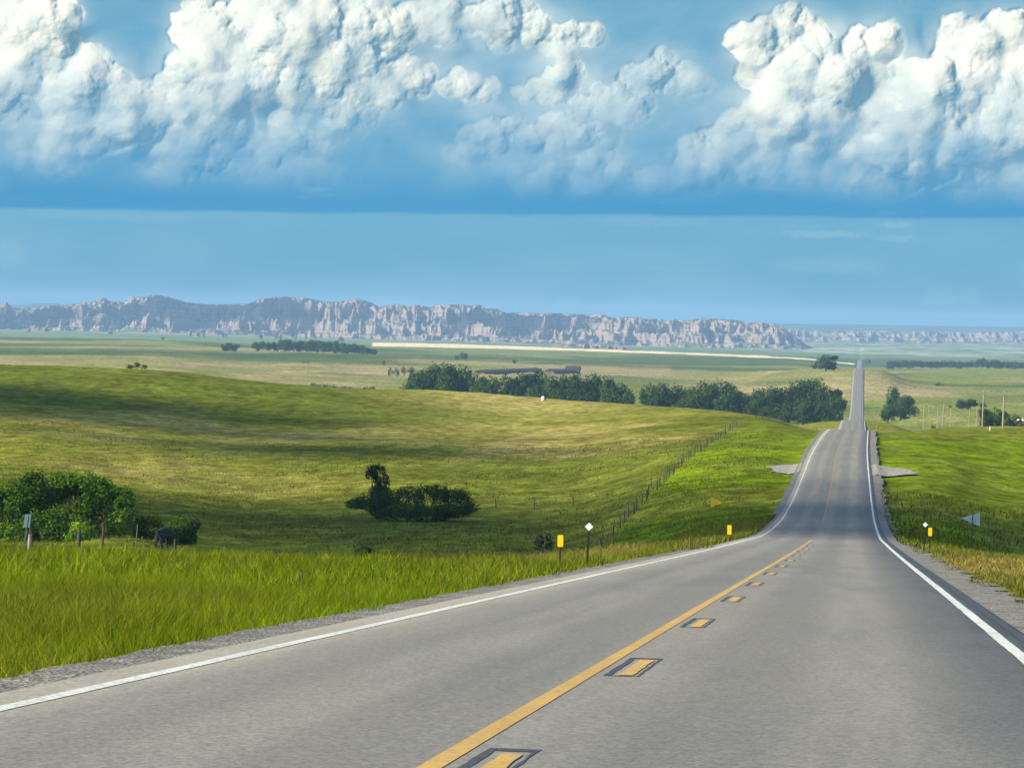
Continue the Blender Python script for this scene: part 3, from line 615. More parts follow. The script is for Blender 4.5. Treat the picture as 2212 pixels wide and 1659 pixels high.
# ------------------------------------------------------------ trees and shrubs
def crown_mesh(name, lobes, n, leaf, seed, col=(.040, .075, .018), jit=.35, thr=.45):
    """leaf clumps scattered through a set of ellipsoid lobes: (x, y, z, rx, ry, rz)"""
    r = np.random.default_rng(seed); L = np.array(lobes, float); vol = (L[:, 3]*L[:, 4]+L[:, 4]*L[:, 5]); pr = vol/vol.sum()
    k = r.choice(len(L), n, p=pr); d = r.normal(size=(n, 3)); d /= np.linalg.norm(d, axis=1)[:, None]
    rad = r.random(n)**.28*(1+jit*(r.random(n)-.6)); c = L[k, :3]+d*L[k, 3:]*rad[:, None]
    # break into clumps: drop leaves where a coarse noise is low
    nn = fbm(c[:, 0]*1.9/L[:, 3].mean()+7*seed, c[:, 2]*1.9/L[:, 3].mean()+c[:, 1]*1.3/L[:, 3].mean(), 3, seed)
    keep = (nn > thr) | (rad < .45); c = c[keep]; d = d[keep]; n = len(c)
    keep2 = c[:, 2] > .0; c = c[keep2]; d = d[keep2]; n = len(c)
    nrm = d+r.normal(size=(n, 3))*.5; nrm /= np.linalg.norm(nrm, axis=1)[:, None]
    a = np.cross(nrm, r.normal(size=(n, 3))); a /= np.linalg.norm(a, axis=1)[:, None]; b = np.cross(nrm, a)
    s = leaf*r.uniform(.5, 1.25, (n, 1)); p = np.zeros((n, 4, 3))
    p[:, 0] = c-a*s; p[:, 1] = c-b*s*.6+nrm*s*.15; p[:, 2] = c+a*s; p[:, 3] = c+b*s*.6-nrm*s*.15
    kk = k[keep][keep2]; cc = np.array(col)*r.uniform(.6, 1.45, (n, 1))*r.uniform(.72, 1.35, len(L))[kk][:, None]; cc[:, 0] *= r.uniform(.7, 1.4, n)
    o = mesh_np(name, p.reshape(-1, 3), np.arange(n*4).reshape(n, 4), M['leaf'], cols=np.repeat(cc, 4, 0))
    me = o.data; bpy.data.objects.remove(o)
    return me
def trunk_mesh(name, hgt, rad, seed, limbs=5, spread=.45):
    r = random.Random(seed); mb = MB()
    mb.tube([(0, 0, -.5), (0, 0, .1*hgt), (.03*hgt, .01*hgt, .45*hgt), (.02*hgt, 0, .8*hgt)], [rad*1.3, rad, rad*.65, rad*.2], 8)
    for i in range(limbs):
        a = 2*math.pi*i/limbs+r.uniform(-.4, .4); z0 = hgt*r.uniform(.2, .5); L = hgt*spread*r.uniform(.6, 1)
        mb.tube([(0, 0, z0), (math.cos(a)*L*.5, math.sin(a)*L*.5, z0+L*.35), (math.cos(a)*L, math.sin(a)*L, z0+L*.75)], [rad*.45, rad*.3, rad*.08], 6)
    o = mb.build(name, M['bark']); me = o.data; bpy.data.objects.remove(o); return me
def broad_lobes(seed, low=0.0):
    r = random.Random(seed); out = [(0, 0, .55, .36, .36, .40)]
    for i in range(11):
        a = r.uniform(0, 6.28); q = r.uniform(.15, .36); z_ = r.uniform(.16, .80); s = r.uniform(.13, .22)*(1-.3*(z_ > .7))
        out.append((math.cos(a)*q, math.sin(a)*q, z_, s, s, s*.85))
    return out
# unit trees: 1 m high, about .9 wide
BIG = [(crown_mesh('crown', broad_lobes(500+i), 6500, .034, 600+i, (.040, .078, .017)), trunk_mesh('trunk', 1.0, .025, i)) for i in range(6)]
SML = [crown_mesh('shrub_leaves', [(0, 0, .42, .42, .42, .42)]+[(random.uniform(-.35, .35), random.uniform(-.3, .3), random.uniform(.2, .6), .2, .2, .22) for _ in range(6)], 700, .055, 700+i) for i in range(4)]
SMT = trunk_mesh('stem', .9, .03, 77)
def thing_mesh(name, me, loc, label, cat, group, scale, rz):
    o = bpy.data.objects.new(name, me); COL.objects.link(o); o.location = loc; o.scale = scale; o.rotation_euler = (0, 0, rz); return tag(o, label, cat, group)
def tree(u, vtop, wpx, Y, label, group, var=None, name='broadleaf_tree', parts=True, base=None):
    p = at_u(u, Y)
    if base is not None: p[2] = min(p[2], base)
    vb = float(proj(p)[1][0]); hgt = max((vb-vtop)*Y/F, 1.0); wid = wpx*Y/F
    var = random.randrange(len(BIG)) if var is None else var; cm, tm = BIG[var]; rz = random.uniform(0, 6.28)
    if not parts: return thing_mesh(name, cm, p, label, 'tree', group, (wid/.95, wid/.95, hgt/.97), rz)
    e = empty(name, p, label, 'tree', group, rz)
    for nm, me in (('crown', cm), ('trunk', tm)):
        o = bpy.data.objects.new(nm, me); COL.objects.link(o); o.parent = e; o.scale = (wid/.90, wid/.90, hgt/.92)
    return e
def shrub(u, vtop, wpx, Y, label, group=None, name='shrub'):
    p = at_u(u, Y); vb = float(proj(p)[1][0]); hgt = max((vb-vtop)*Y/F, .6); wid = wpx*Y/F
    return thing_mesh(name, random.choice(SML), p-np.array([0, 0, .1]), label, 'bush', group, (wid/.95, wid/.95, hgt/.85), random.uniform(0, 6.28))
ORD = ['first', 'second', 'third', 'fourth', 'fifth', 'sixth', 'seventh', 'eighth', 'ninth', 'tenth', 'eleventh', 'twelfth', 'thirteenth', 'fourteenth', 'fifteenth', 'sixteenth', 'seventeenth', 'eighteenth', 'nineteenth', 'twentieth',
       'twenty-first', 'twenty-second', 'twenty-third', 'twenty-fourth']
A = [(884, 822, 52, 1560), (906, 802, 55, 1620), (935, 787, 62, 1660), (966, 786, 62, 1640), (1000, 791, 56, 1650), (1030, 806, 46, 1620), (1062, 813, 50, 1600), (1095, 811, 48, 1650), (1130, 806, 54, 1660), (1160, 800, 58, 1680), (1188, 812, 48, 1620),
     (1216, 809, 52, 1660), (1246, 807, 54, 1640), (1280, 807, 56, 1650), (1312, 815, 50, 1640), (1340, 828, 48, 1620), (1357, 843, 36, 1600)]
for i, (u, v_, w_, Y_) in enumerate(A):
    tree(u, v_, w_*1.12, Y_, f'{ORD[i]} dark tree from the left in the creek belt left of its gap', 'cottonwoods of the left creek belt', base=-43)
A2 = [(895, 838, 44), (955, 828, 50), (1045, 833, 44), (1110, 838, 44), (1150, 836, 50), (1200, 838, 46), (1262, 840, 50), (1320, 846, 46)]
for i, (u, v_, w_) in enumerate(A2):
    tree(u, v_, w_*1.15, 1480, f'{ORD[i]} from the left of the lower trees in front of the left creek belt', 'lower trees before the left creek belt', base=-43)
B = [(1398, 832, 46, 1600), (1428, 827, 52, 1640), (1460, 832, 50, 1650), (1490, 836, 48, 1640), (1520, 826, 54, 1660), (1550, 823, 60, 1650), (1578, 836, 50, 1640), (1606, 850, 44, 1650), (1638, 840, 52, 1640), (1665, 834, 54, 1660), (1694, 838, 50, 1680),
     (1724, 822, 64, 1690), (1756, 819, 72, 1690), (1788, 836, 62, 1680), (1806, 856, 44, 1660)]
for i, (u, v_, w_, Y_) in enumerate(B):
    tree(u, v_, w_*1.15, Y_, f'{ORD[i]} dark tree from the left in the creek belt nearer the road', 'cottonwoods of the right creek belt', base=-43)
B2 = [(1415, 852, 40, 1500), (1505, 852, 46, 1500), (1470, 862, 40, 1480), (1560, 856, 46, 1480), (1622, 868, 40, 1500), (1655, 878, 42, 1560), (1690, 874, 46, 1560), (1735, 862, 54, 1600), (1775, 868, 50, 1600)]
for i, (u, v_, w_, Y_) in enumerate(sorted(B2)):
    tree(u, v_, w_*1.15, Y_, f'{ORD[i]} from the left of the lower trees in front of the right creek belt', 'lower trees before the right creek belt', base=-44)
tree(1784, 766, 56, 2690, 'lone round tree on the rise just left of the far road', None, 1)
tree(1929, 835, 40, 1790, 'tallest tree of the clump right of the road beyond the crest', None, 2); tree(1955, 853, 44, 1760, 'rounded tree right of the tallest in the clump right of the road', None, 3)
tree(1918, 878, 40, 1700, 'low dense tree at the left foot of the clump right of the road', None, 4); tree(1945, 879, 42, 1700, 'low dense tree at the right foot of the clump right of the road', None, 0)
shrub(1976, 873, 26, 1700, 'sparse olive shrub right of the roadside tree clump')
tree(2145, 882, 66, 1000, 'large dark bushy tree behind the crest by the utility poles', None, 5); tree(2186, 897, 54, 980, 'lower bushy tree right of the large one by the utility poles', None, 2)
tree(2076, 864, 30, 1850, 'left tree of the small thicket above the utility poles', None, 1, parts=True); tree(2096, 862, 32, 1850, 'right tree of the small thicket above the utility poles', None, 0)
shrub(2124, 866, 16, 1850, 'slim shrub between the thicket and a tall utility pole'); shrub(2029, 825, 18, 2700, 'square dark shrub alone on the right hillside')
shrub(2053, 875, 12, 1900, 'small shrub left of the thicket on the right hillside'); shrub(1975, 838, 8, 2500, 'tiny shrub on the ridge right of the roadside clump')
# far shelter belts
k = 0
for u in np.arange(1921, 2260, 7.2):
    bump = 8*math.exp(-((u-2121)/10)**2)+6*math.exp(-((u-2146)/8)**2)
    tree(u+random.uniform(-2, 2), 777.5+(u-1920)*.013-bump+random.uniform(-1.5, 1.5), 17, 4900+random.uniform(-50, 50), 'small dark tree in the long shelterbelt at the far right', 'trees of the far right shelterbelt', parts=False); k += 1
for i, (u, v_, w_) in enumerate([(1922, 786, 14), (1966, 787, 15), (2012, 787, 14), (2026, 787, 15), (2070, 788, 13), (2153, 790, 15), (2190, 794, 10)]):
    shrub(u, v_, w_, 4700, f'{ORD[i]} from the left of the bushes before the far right shelterbelt', 'bushes before the far right shelterbelt')
for i, (u, v_) in enumerate([(1870, 777), (1877, 776)]): shrub(u, v_, 9, 5900, ['left', 'right'][i]+' of the two bushes beside the far end of the road')
LT = [(553, 738), (566, 737), (580, 739), (592, 738), (607, 733), (620, 732), (634, 736), (648, 735), (661, 737), (672, 733), (684, 734), (698, 737), (712, 736), (726, 735), (740, 739), (752, 742), (766, 742), (778, 745), (792, 750), (806, 754)]
for i, (u, v_) in enumerate(LT):
    tree(u, v_, 21, 3900+random.uniform(-60, 60), f'{ORD[i]} tree from the left in the farm grove left of the wheat strip', 'trees of the far left grove')
for i, (u, v_, w_) in enumerate([(484, 744, 16), (496, 740, 20), (509, 743, 18)]):
    tree(u, v_, w_, 3800, ['left', 'middle', 'right'][i]+' tree of the clump of three left of the far grove', 'clump of three far trees')
shrub(998, 759, 14, 3500, 'dark square-topped bush below the wheat strip'); shrub(1006, 760, 14, 3500, 'dark bush right beside the square-topped one below the wheat strip'); shrub(987, 765, 12, 3500, 'low bush left of the pair below the wheat strip')
shrub(1112, 775, 12, 3300, 'lone little tree above the long shed'); shrub(829, 778, 9, 2900, 'single small bush between grove and creek belt')
for i, (u, v_, w_) in enumerate([(843, 791, 12), (856, 792, 14), (872, 790, 14), (889, 790, 18)]): shrub(u, v_, w_, 2450, f'{ORD[i]} from the left of the bushes leading to the creek belt', 'bushes leading to the creek belt')
for i, (u, v_, w_) in enumerate([(624, 829, 14), (640, 828, 20), (655, 828, 18), (676, 824, 18), (690, 826, 20), (706, 828, 20), (722, 829, 22), (740, 831, 20), (756, 833, 18), (790, 832, 16), (804, 832, 16)]):
    shrub(u, v_, w_*1.2, 1900, f'{ORD[i]} bush from the left peeping over the green hill crest', 'bushes peeping over the hill crest')
for i, (u, v_, w_) in enumerate([(279, 785, 20), (295, 779, 22), (311, 785, 20)]): shrub(u, v_, w_, 860, ['left', 'middle', 'right'][i]+' of three dark bushes on the crest of the left hill', 'three bushes on the left crest')
for i, (u, v_, w_, Y_) in enumerate([(75, 764, 20, 3200), (137, 747, 14, 4500)]): shrub(u, v_, w_, Y_, ['flat dark bush at the end of a pale track, far left', 'flat dark bush above the pale track, far left'][i])
for i, (u, v_, w_, Y_) in enumerate([(352, 724, 8, 6200), (412, 715, 7, 8400), (430, 714, 12, 8400), (441, 716, 7, 8300), (482, 716, 5, 8200), (488, 716, 5, 8200), (563, 716, 10, 8200), (597, 717, 10, 8000), (606, 718, 8, 8000), (633, 716, 5, 8200), (640, 716, 5, 8200), (661, 719, 5, 8000), (738, 724, 14, 8000), (240, 712, 12, 8600), (100, 706, 14, 8800), (64, 706, 10, 8900)]):
    shrub(u, v_, w_, Y_, f'{ORD[i]} listed speck of a bush on the pale plain below the badlands' if False else 'tiny dark bush on the pale plain below the badlands', 'bushes on the far pale plain')

# near thickets
def big_bush(name, u0, Y0, lobes, n, leaf, seed, label, col, stems, cat='bush'):
    p = at_u(u0, Y0); q = F/Y0; L = []
    vb = float(proj(p)[1][0])
    for (u, v_, ru, rv) in lobes:
        L.append(((u-u0)/q, random.uniform(-.6, .6), (vb-v_)/q, ru/q, max(ru, rv)/q*.8, rv/q))
    e = empty(name, p, label, cat); cm = crown_mesh('foliage', L, n, leaf, seed, col, thr=.39)
    o = bpy.data.objects.new('foliage', cm); COL.objects.link(o); o.parent = e
    mb = MB()
    for (x, z_) in [((u-u0)/q, (vb-v_)/q) for (u, v_, ru, rv) in lobes][:stems]:
        mb.tube([(x*.3, 0, -.4), (x*.7, 0, z_*.45), (x, 0, z_)], [.12, .08, .03], 6)
    mb.build('stem', M['bark'], e); return e
big_bush('green_thicket', 130, 240, [(20, 1085, 45, 45), (75, 1055, 45, 42), (125, 1060, 38, 45), (170, 1050, 48, 40), (215, 1062, 40, 38), (255, 1075, 38, 32), (60, 1125, 60, 50), (130, 1120, 50, 55), (190, 1120, 45, 50), (280, 1095, 22, 22), (-40, 1090, 50, 45), (100, 1165, 60, 40), (190, 1165, 60, 40), (20, 1165, 60, 35), (255, 1125, 34, 34)], 46000, .12, 801,
   'large sunlit green thicket behind the fence at far left', (.062, .128, .010), 9)
big_bush('green_shrub', 172, 225, [(172, 1150, 28, 26), (160, 1160, 24, 22), (186, 1158, 22, 24)], 5000, .08, 802, 'small bright green shrub in front of the big left thicket', (.12, .21, .012), 3)
big_bush('dark_thicket', 350, 245, [(320, 1145, 36, 34), (358, 1160, 40, 26), (395, 1138, 34, 26), (420, 1130, 14, 14), (290, 1130, 30, 34), (400, 1160, 30, 28)], 15000, .09, 803, 'dark low thicket right of the large left one', (.040, .082, .012), 5)
big_bush('upright_bush', 818, 350, [(812, 1015, 22, 16), (800, 1025, 14, 12), (820, 1040, 22, 22), (832, 1058, 18, 20), (815, 1068, 22, 24), (822, 1095, 30, 24)], 8000, .11, 804, 'upright dark bush rising from the left end of the gully thicket', (.028, .055, .014), 5)
big_bush('gully_thicket', 905, 345, [(800, 1088, 44, 20), (765, 1092, 26, 12), (850, 1080, 38, 26), (895, 1068, 38, 24), (940, 1066, 40, 22), (985, 1072, 35, 20), (1012, 1090, 30, 14), (870, 1100, 52, 20), (930, 1106, 56, 20), (980, 1100, 46, 16), (830, 1105, 40, 14)], 26000, .11, 805, 'wide dark thicket lying in the gully of the pasture', (.040, .085, .014), 8)
big_bush('grey_shrub', 1172, 190, [(1162, 1170, 14, 22), (1180, 1168, 14, 22), (1172, 1185, 20, 24)], 3500, .07, 806, 'grey-green shrub behind the bank left of the near yellow reflector post', (.045, .070, .030), 3)
big_bush('small_bush', 783, 175, [(776, 1190, 16, 16), (790, 1192, 14, 12)], 2200, .06, 807, 'small dark bush peeping over the verge below the gully thicket', (.03, .055, .014), 2)

# ------------------------------------------------------------ fences
def post_mb(hgt, rad, n=7): return MB().tube([(0, 0, -.3), (0, 0, hgt*.5), (random.uniform(-.04, .04), 0, hgt)], [rad*1.1, rad, rad*.9], n)
POSTS = [post_mb(1.1, .038), post_mb(.95, .055), post_mb(1.15, .018, 5), post_mb(1.05, .034)]
POSTM = []
for i, mb in enumerate(POSTS):
    o = mb.build('post', M['wood'] if i != 2 else M['steel']); POSTM.append(o.data); bpy.data.objects.remove(o)
def fence(name, pts, label, wires=(.45, .8, 1.1), thick=.006, scale=1.0):
    p0 = pts[0]; e = empty(name, (p0[0], p0[1], float(ground(p0[0], p0[1]))), label, 'fence'); o0 = Vector(e.location); P3 = []
    for i, (x, y) in enumerate(pts):
        z_ = float(ground(x, y)); o = bpy.data.objects.new('post', POSTM[(0, 2, 3, 0, 1)[i % 5]]); COL.objects.link(o); o.parent = e
        o.location = Vector((x, y, z_))-o0; o.rotation_euler = (random.uniform(-.05, .05), random.uniform(-.05, .07), random.uniform(0, 6)); o.scale = (scale, scale, random.uniform(.9, 1.08)); P3.append(Vector((x, y, z_)))
    for wz in wires: MB().tube([p+Vector((0, 0, wz))-o0 for p in P3], thick, 4, False).build('wire', M['wire'], e)
    return e
fence('pasture_fence', [(-20.3+.2*math.sin(y), y) for y in np.arange(72, 300, 4.3)], 'old post and wire fence along the left verge, in front of the thickets')
fence('pasture_fence', [(-20.3+.15*math.sin(y), y) for y in np.arange(304, 600, 4.6)], 'post and wire fence climbing the slope away from the gully, left of the road', thick=.010, scale=1.3)
fence('cross_fence', [(-21.5-4.2*k, 372+.25*k) for k in range(0, 8)], 'short fence branching left from the slope fence across the pasture', scale=1.35, thick=.01)
fence('crest_fence', [(at_u(u, 690)[0], 690) for u in np.linspace(1592, 1700, 9)], 'low fence near the hill crest before the creek trees', scale=1.4, thick=.012)
fence('right_pasture_fence', [(26+.012*(y-430)*2, y) for y in np.arange(430, 700, 7)], 'thin fence on the right slope below the utility poles', scale=1.1, thick=.01)
fence('corral_fence', [(at_u(u, 720)[0], 720+k*3) for k, u in enumerate(np.linspace(2012, 2030, 12))], 'row of close grey posts at the crest among the utility poles', scale=1.6, thick=.012)

# ------------------------------------------------------------ roadside posts and signs
def on_ground(x, y, dz=0): return (x, y, float(ground(x, y))+dz)
def rounded(w_, h_, r_, z0):
    P_ = []
    for cx, cz, a0 in ((w_/2-r_, z0+h_-r_, 0), (-w_/2+r_, z0+h_-r_, 90), (-w_/2+r_, z0+r_, 180), (w_/2-r_, z0+r_, 270)):
        for k in range(5): a = R(a0+k*22.5); P_.append((cx+r_*math.cos(a), cz+r_*math.sin(a)))
    return P_
def marker(u, Y, vtop, wid, hp, label):
    p = at_u(u, Y); vb = float(proj(p)[1][0]); Ht_ = (vb-vtop)*Y/F
    e = empty('reflector_post', p, label, 'reflector post', 'roadside reflector posts'); 
    MB().box((0, .012, Ht_/2-.2), (.045, .02, Ht_+.38)).build('post', M['darkpost'], e)
    MB().prism(rounded(wid, hp, min(.03, wid/3), Ht_-hp), -.012, .0).build('reflector', M['reflect'], e)
    fr = MB(); fr.prism(rounded(wid+.012, hp+.012, min(.034, wid/3), Ht_-hp-.006), .0005, .0018); fr.build('backing_plate', M['steel'], e); return e
def delineator(u, Y, vtop, label, cap=True):
    p = at_u(u, Y); vb = float(proj(p)[1][0]); Ht_ = (vb-vtop)*Y/F
    e = empty('delineator', p, label, 'delineator', 'slim roadside delineator posts'); e.rotation_euler = (0, R(2), 0)
    MB().box((0, 0, Ht_/2-.2), (.055, .03, Ht_+.3)).build('post', M['darkpost'], e)
    if cap:
        r_ = .105; MB().prism([(0, Ht_), (-r_, Ht_-r_), (0, Ht_-2*r_), (r_, Ht_-r_)], -.03, -.018).build('diamond_reflector', M['silver'], e)
        MB().prism([(0, Ht_+.02), (-r_-.02, Ht_-r_), (0, Ht_-2*r_-.02), (r_+.02, Ht_-r_)], -.017, -.012).build('backing_plate', M['steel'], e)
    return e
marker(1209, 88, 1155, .145, .30, 'bright yellow rounded reflector on a dark post, nearest on the left verge')
delineator(1267, 90, 1128, 'tall dark post with white diamond reflector on the left verge')
marker(1575, 170, 1134, .20, .46, 'yellow reflector post on the left verge where the road dips, below the orange pennant')
marker(2008, 152, 1140, .16, .36, 'yellow reflector post on the right verge beside the white-topped post')
e = delineator(1995, 146, 1128, 'dark post with round white reflector top on the right verge')
delineator(1671, 300, 1082, 'thin dark post left of the road below the gravel approach', False)
delineator(1726, 400, 1013, 'thin dark post by the left gravel approach', False); delineator(1651, 392, 1003, 'thin dark post standing in the grass left of the left gravel approach', False)
delineator(1764, 620, 922, 'thin dark post left of the road near the crest', False); delineator(1927, 360, 1050, 'thin dark post right of the road below the right gravel approach', False)
delineator(1911, 560, 953, 'thin dark post right of the road above the gravel approach', False); delineator(1897, 640, 918, 'thin dark post right of the road at the crest', False)
def pennant(name, pc, wid, hgt, dirn, label, back, vb_u, tilt=0, words=None, yawr=0):
    """pc: world point of the sign centre; dirn +1 points right"""
    gx, gy = pc[0], pc[1]; gz = float(ground(gx, gy)); e = empty(name, (gx, gy, gz), label, 'road sign'); zc = max(pc[2]-gz, 1.75)
    e.rotation_euler = (0, R(2.0), yawr)
    poly = [(-dirn*wid/2, zc+hgt/2), (-dirn*wid/2, zc-hgt/2), (dirn*wid/2, zc)]
    if dirn < 0: poly = poly[::-1]
    MB().prism(poly, -.004, 0).build('sign_panel', back, e)
    xp = -dirn*wid*.12; 
    if words:
        MB().box((xp, .03, zc/2), (.05, .04, zc+hgt*.4)).build('post', M['steel'], e)
        bw = .02; ins = [(-dirn*(wid/2-bw), zc+hgt/2-bw*1.6), (-dirn*(wid/2-bw), zc-hgt/2+bw*1.6), (dirn*(wid/2-bw*2.2), zc)]
        o_, i_ = [(x*.985, (z_-zc)*.985+zc) for x, z_ in poly], ins
        V = [(x, -.0055, z_) for x, z_ in o_+i_]; mb = MB(); mb.add(V, [(k, (k+1) % 3, 3+(k+1) % 3, 3+k) for k in range(3)]); mb.build('border', M['signblack'], e)
        for tx, z_, sz, xo in words:
            cu = bpy.data.curves.new('lettering', 'FONT'); cu.body = tx; cu.size = sz; cu.align_x = 'LEFT'; cu.offset = .0
            o = bpy.data.objects.new('lettering', cu); COL.objects.link(o); bpy.context.view_layer.update()
            me = bpy.data.meshes.new_from_object(o.evaluated_get(bpy.context.evaluated_depsgraph_get())); bpy.data.objects.remove(o)
            me.materials.clear(); me.materials.append(M['signblack']); o = bpy.data.objects.new('lettering', me); COL.objects.link(o); o.parent = e
            o.rotation_euler = (R(90), 0, 0); o.location = (xo, -.006, zc+z_)
    else:
        MB().box((xp, -.04, (zc+hgt*.35)/2-.1), (.06, .05, zc+hgt*.35+.2)).build('post', M['steel'], e)
    return e
pennant('pennant_sign', world(1547.5, 1088, 268), .98, .84, 1, 'orange pennant sign reading NO PASSING ZONE on a thin post, left of the road', M['signyellow'], 0,
   words=[('NO', .12, .19, -.40), ('PASSING', -.055, .135, -.42), ('ZONE', -.25, .17, -.41)])
pennant('pennant_sign', world(2094, 1120, 235), 1.28, .92, -1, 'pale grey back of a pennant sign on a thin post, right of the road', M['signback'], 0, tilt=0, yawr=R(-8))
p = at_u(47, 82); e = empty('marker_sign', p, 'narrow white sign seen almost edge-on atop a thin leaning post at the left edge', 'sign'); e.rotation_euler = (0, R(6.5), R(0))
MB().box((0, 0, .55), (.04, .03, 1.3)).build('post', M['steel'], e)
pan = MB().box((0, 0, 0), (.30, .006, .32)).build('sign_panel', M['silver'], e); pan.location = (.0, -.03, 1.08); pan.rotation_euler = (0, 0, R(74))
pan = MB().box((0, .005, 0), (.31, .004, .33)).build('backing_plate', M['signblack'], e); pan.location = (.0, -.03, 1.08); pan.rotation_euler = (0, 0, R(74))
p = at_u(61, 84); e = empty('marker_post', p, 'short grey wooden post just right of the narrow white sign', 'post'); e.rotation_euler = (0, R(3), 0)
MB().tube([(0, 0, -.3), (0, 0, .72)], .05, 8).build('post_shaft', M['polewood'], e)
p = at_u(2138, 610); e = empty('boundary_post', p, 'tiny white post on the grassy crest left of the nearest utility pole', 'post'); MB().box((0, 0, .35), (.16, .08, .8)).build('post_shaft', M['tank'], e)

# ------------------------------------------------------------ utility poles
def pole(u, vbase, vtop, arm, label, lean=0):
    Y = 8.6*F/(vbase-vtop); p = at_u(u, Y); vb = float(proj(p)[1][0]); Ht_ = (vb-vtop)*Y/F
    e = empty('utility_pole', p, label, 'utility pole', 'utility poles right of the road'); e.rotation_euler = (0, R(lean), 0)
    MB().tube([(0, 0, -.5), (0, 0, Ht_)], [.17, .12], 8).build('pole_shaft', M['polewood'], e)
    if arm:
        MB().box((0, -.18, Ht_-.35), (2.6, .12, .14)).build('crossarm', M['polewood'], e)
        for x in (-1.2, -.5, .5, 1.2): MB().tube([(x, -.18, Ht_-.28), (x, -.18, Ht_-.08)], .05, 6).build('insulator', M['steel'], e)
        for x in (-1, 1): MB().tube([(0, -.1, Ht_-1.0), (x*.7, -.16, Ht_-.42)], .03, 5).build('brace', M['steel'], e)
    return e
PL = [(2166, 948, 845, 1, 'tallest utility pole with a crossarm at the far right'), (2121, 926, 842, 1, 'second tallest utility pole, left of the tallest'), (2108, 924, 879, 0, 'bare utility pole just left of the second tallest'),
      (2092, 931, 881, 0, 'bare utility pole standing between the thicket and the crest'), (2064, 933, 896, 1, 'short utility pole with a low crossarm in the middle of the group'), (2051, 936, 883, 0, 'bare utility pole right of the leaning dark one'),
      (2034, 935, 872, 0, 'dark leaning utility pole nearest the corral posts'), (2024, 922, 880, 0, 'thin utility pole above the corral posts'), (2006, 917, 879, 0, 'second utility pole from the left of the group'), (1994, 915, 872, 0, 'leftmost utility pole of the group')]
PO = [pole(u, a, b_, c_, l_, 1.2+(i == 6)*1.5) for i, (u, a, b_, c_, l_) in enumerate(PL)]

# ------------------------------------------------------------ farm buildings, tank, pole with box
def shed(name, u0, u1, Y0, Y1, hgt, dep, label, gable=False):
    a = at_u(u0, Y0); b_ = at_u(u1, Y1); d = Vector(b_-a); L = math.hypot(d.x, d.y); e = empty(name, a, label, 'shed'); e.rotation_euler = (0, -math.atan2(d.z, L), math.atan2(d.y, d.x))
    MB().box((L/2, dep/2, hgt*.22), (L, dep, hgt*.62)).build('wall', M['shedwall'], e)
    MB().add([(-.6, -.6, hgt*.56), (L+.6, -.6, hgt*.56), (L+.6, dep/2, hgt), (-.6, dep/2, hgt), (-.6, dep+.6, hgt*.56), (L+.6, dep+.6, hgt*.56), (-.6, dep/2, hgt*.5), (L+.6, dep/2, hgt*.5)],
             [(0, 1, 2, 3), (3, 2, 5, 4), (0, 3, 4), (1, 5, 2), (0, 4, 5, 1)]).build('roof', M['roof'], e)
    n = int(L/7)
    for k in range(n): MB().box((L*(k+.5)/n, -.03, hgt*.3), (3.2, .08, hgt*.30)).build('opening', M['signblack'], e)
    if gable:
        MB().box((L-3.5, dep/2, hgt*.4), (7, dep+3, hgt*1.1)).build('end_barn_wall', M['shedwall'], e)
        MB().prism([(L-7.6, hgt*.95), (L+.6, hgt*.95), (L-3.5, hgt*1.65)], -2.2, dep+2.2).build('end_barn_roof', M['roof'], e)
    return e
shed('long_shed', 1047, 1170, 2600, 2880, 3.4, 8, 'very long low dark shed in the field behind the creek trees')
shed('barn', 1198, 1250, 2760, 2860, 4.0, 8, 'shorter dark shed with a peaked end barn, right of the long one', True)
p = at_u(1173, 890); e = empty('water_tank', p, 'small pale round-topped tank on the crest before the creek trees', 'tank')
mb = MB(); mb.tube([(0, 0, -.4), (0, 0, .75), (0, 0, 1.0), (0, 0, 1.15)], [.5, .5, .34, .05], 16); mb.build('tank_shell', M['tank'], e, True); MB().box((.55, 0, .4), (.3, .25, .5)).build('valve_box', M['steel'], e)
p = at_u(1792, 1640); e = empty('pump_box', p+np.array([0, -20, 1.0]), 'small white box beside the road at the foot of the creek trees', 'box'); MB().box((0, 0, .8), (2.2, 1.2, 1.6)).build('box_body', M['tank'], e); MB().box((0, 0, 1.68), (2.4, 1.4, .12)).build('lid', M['signback'], e)
p = at_u(661, 2400); e = empty('stock_pole', p, 'slim pole topped with a dark box in the dry field below the far grove', 'pole'); MB().tube([(0, 0, -.5), (0, 0, 10)], [.22, .14], 6).build('pole_shaft', M['polewood'], e); MB().box((-.5, 0, 9.6), (5.2, 1.0, 2.0)).build('top_box', M['steel'], e)

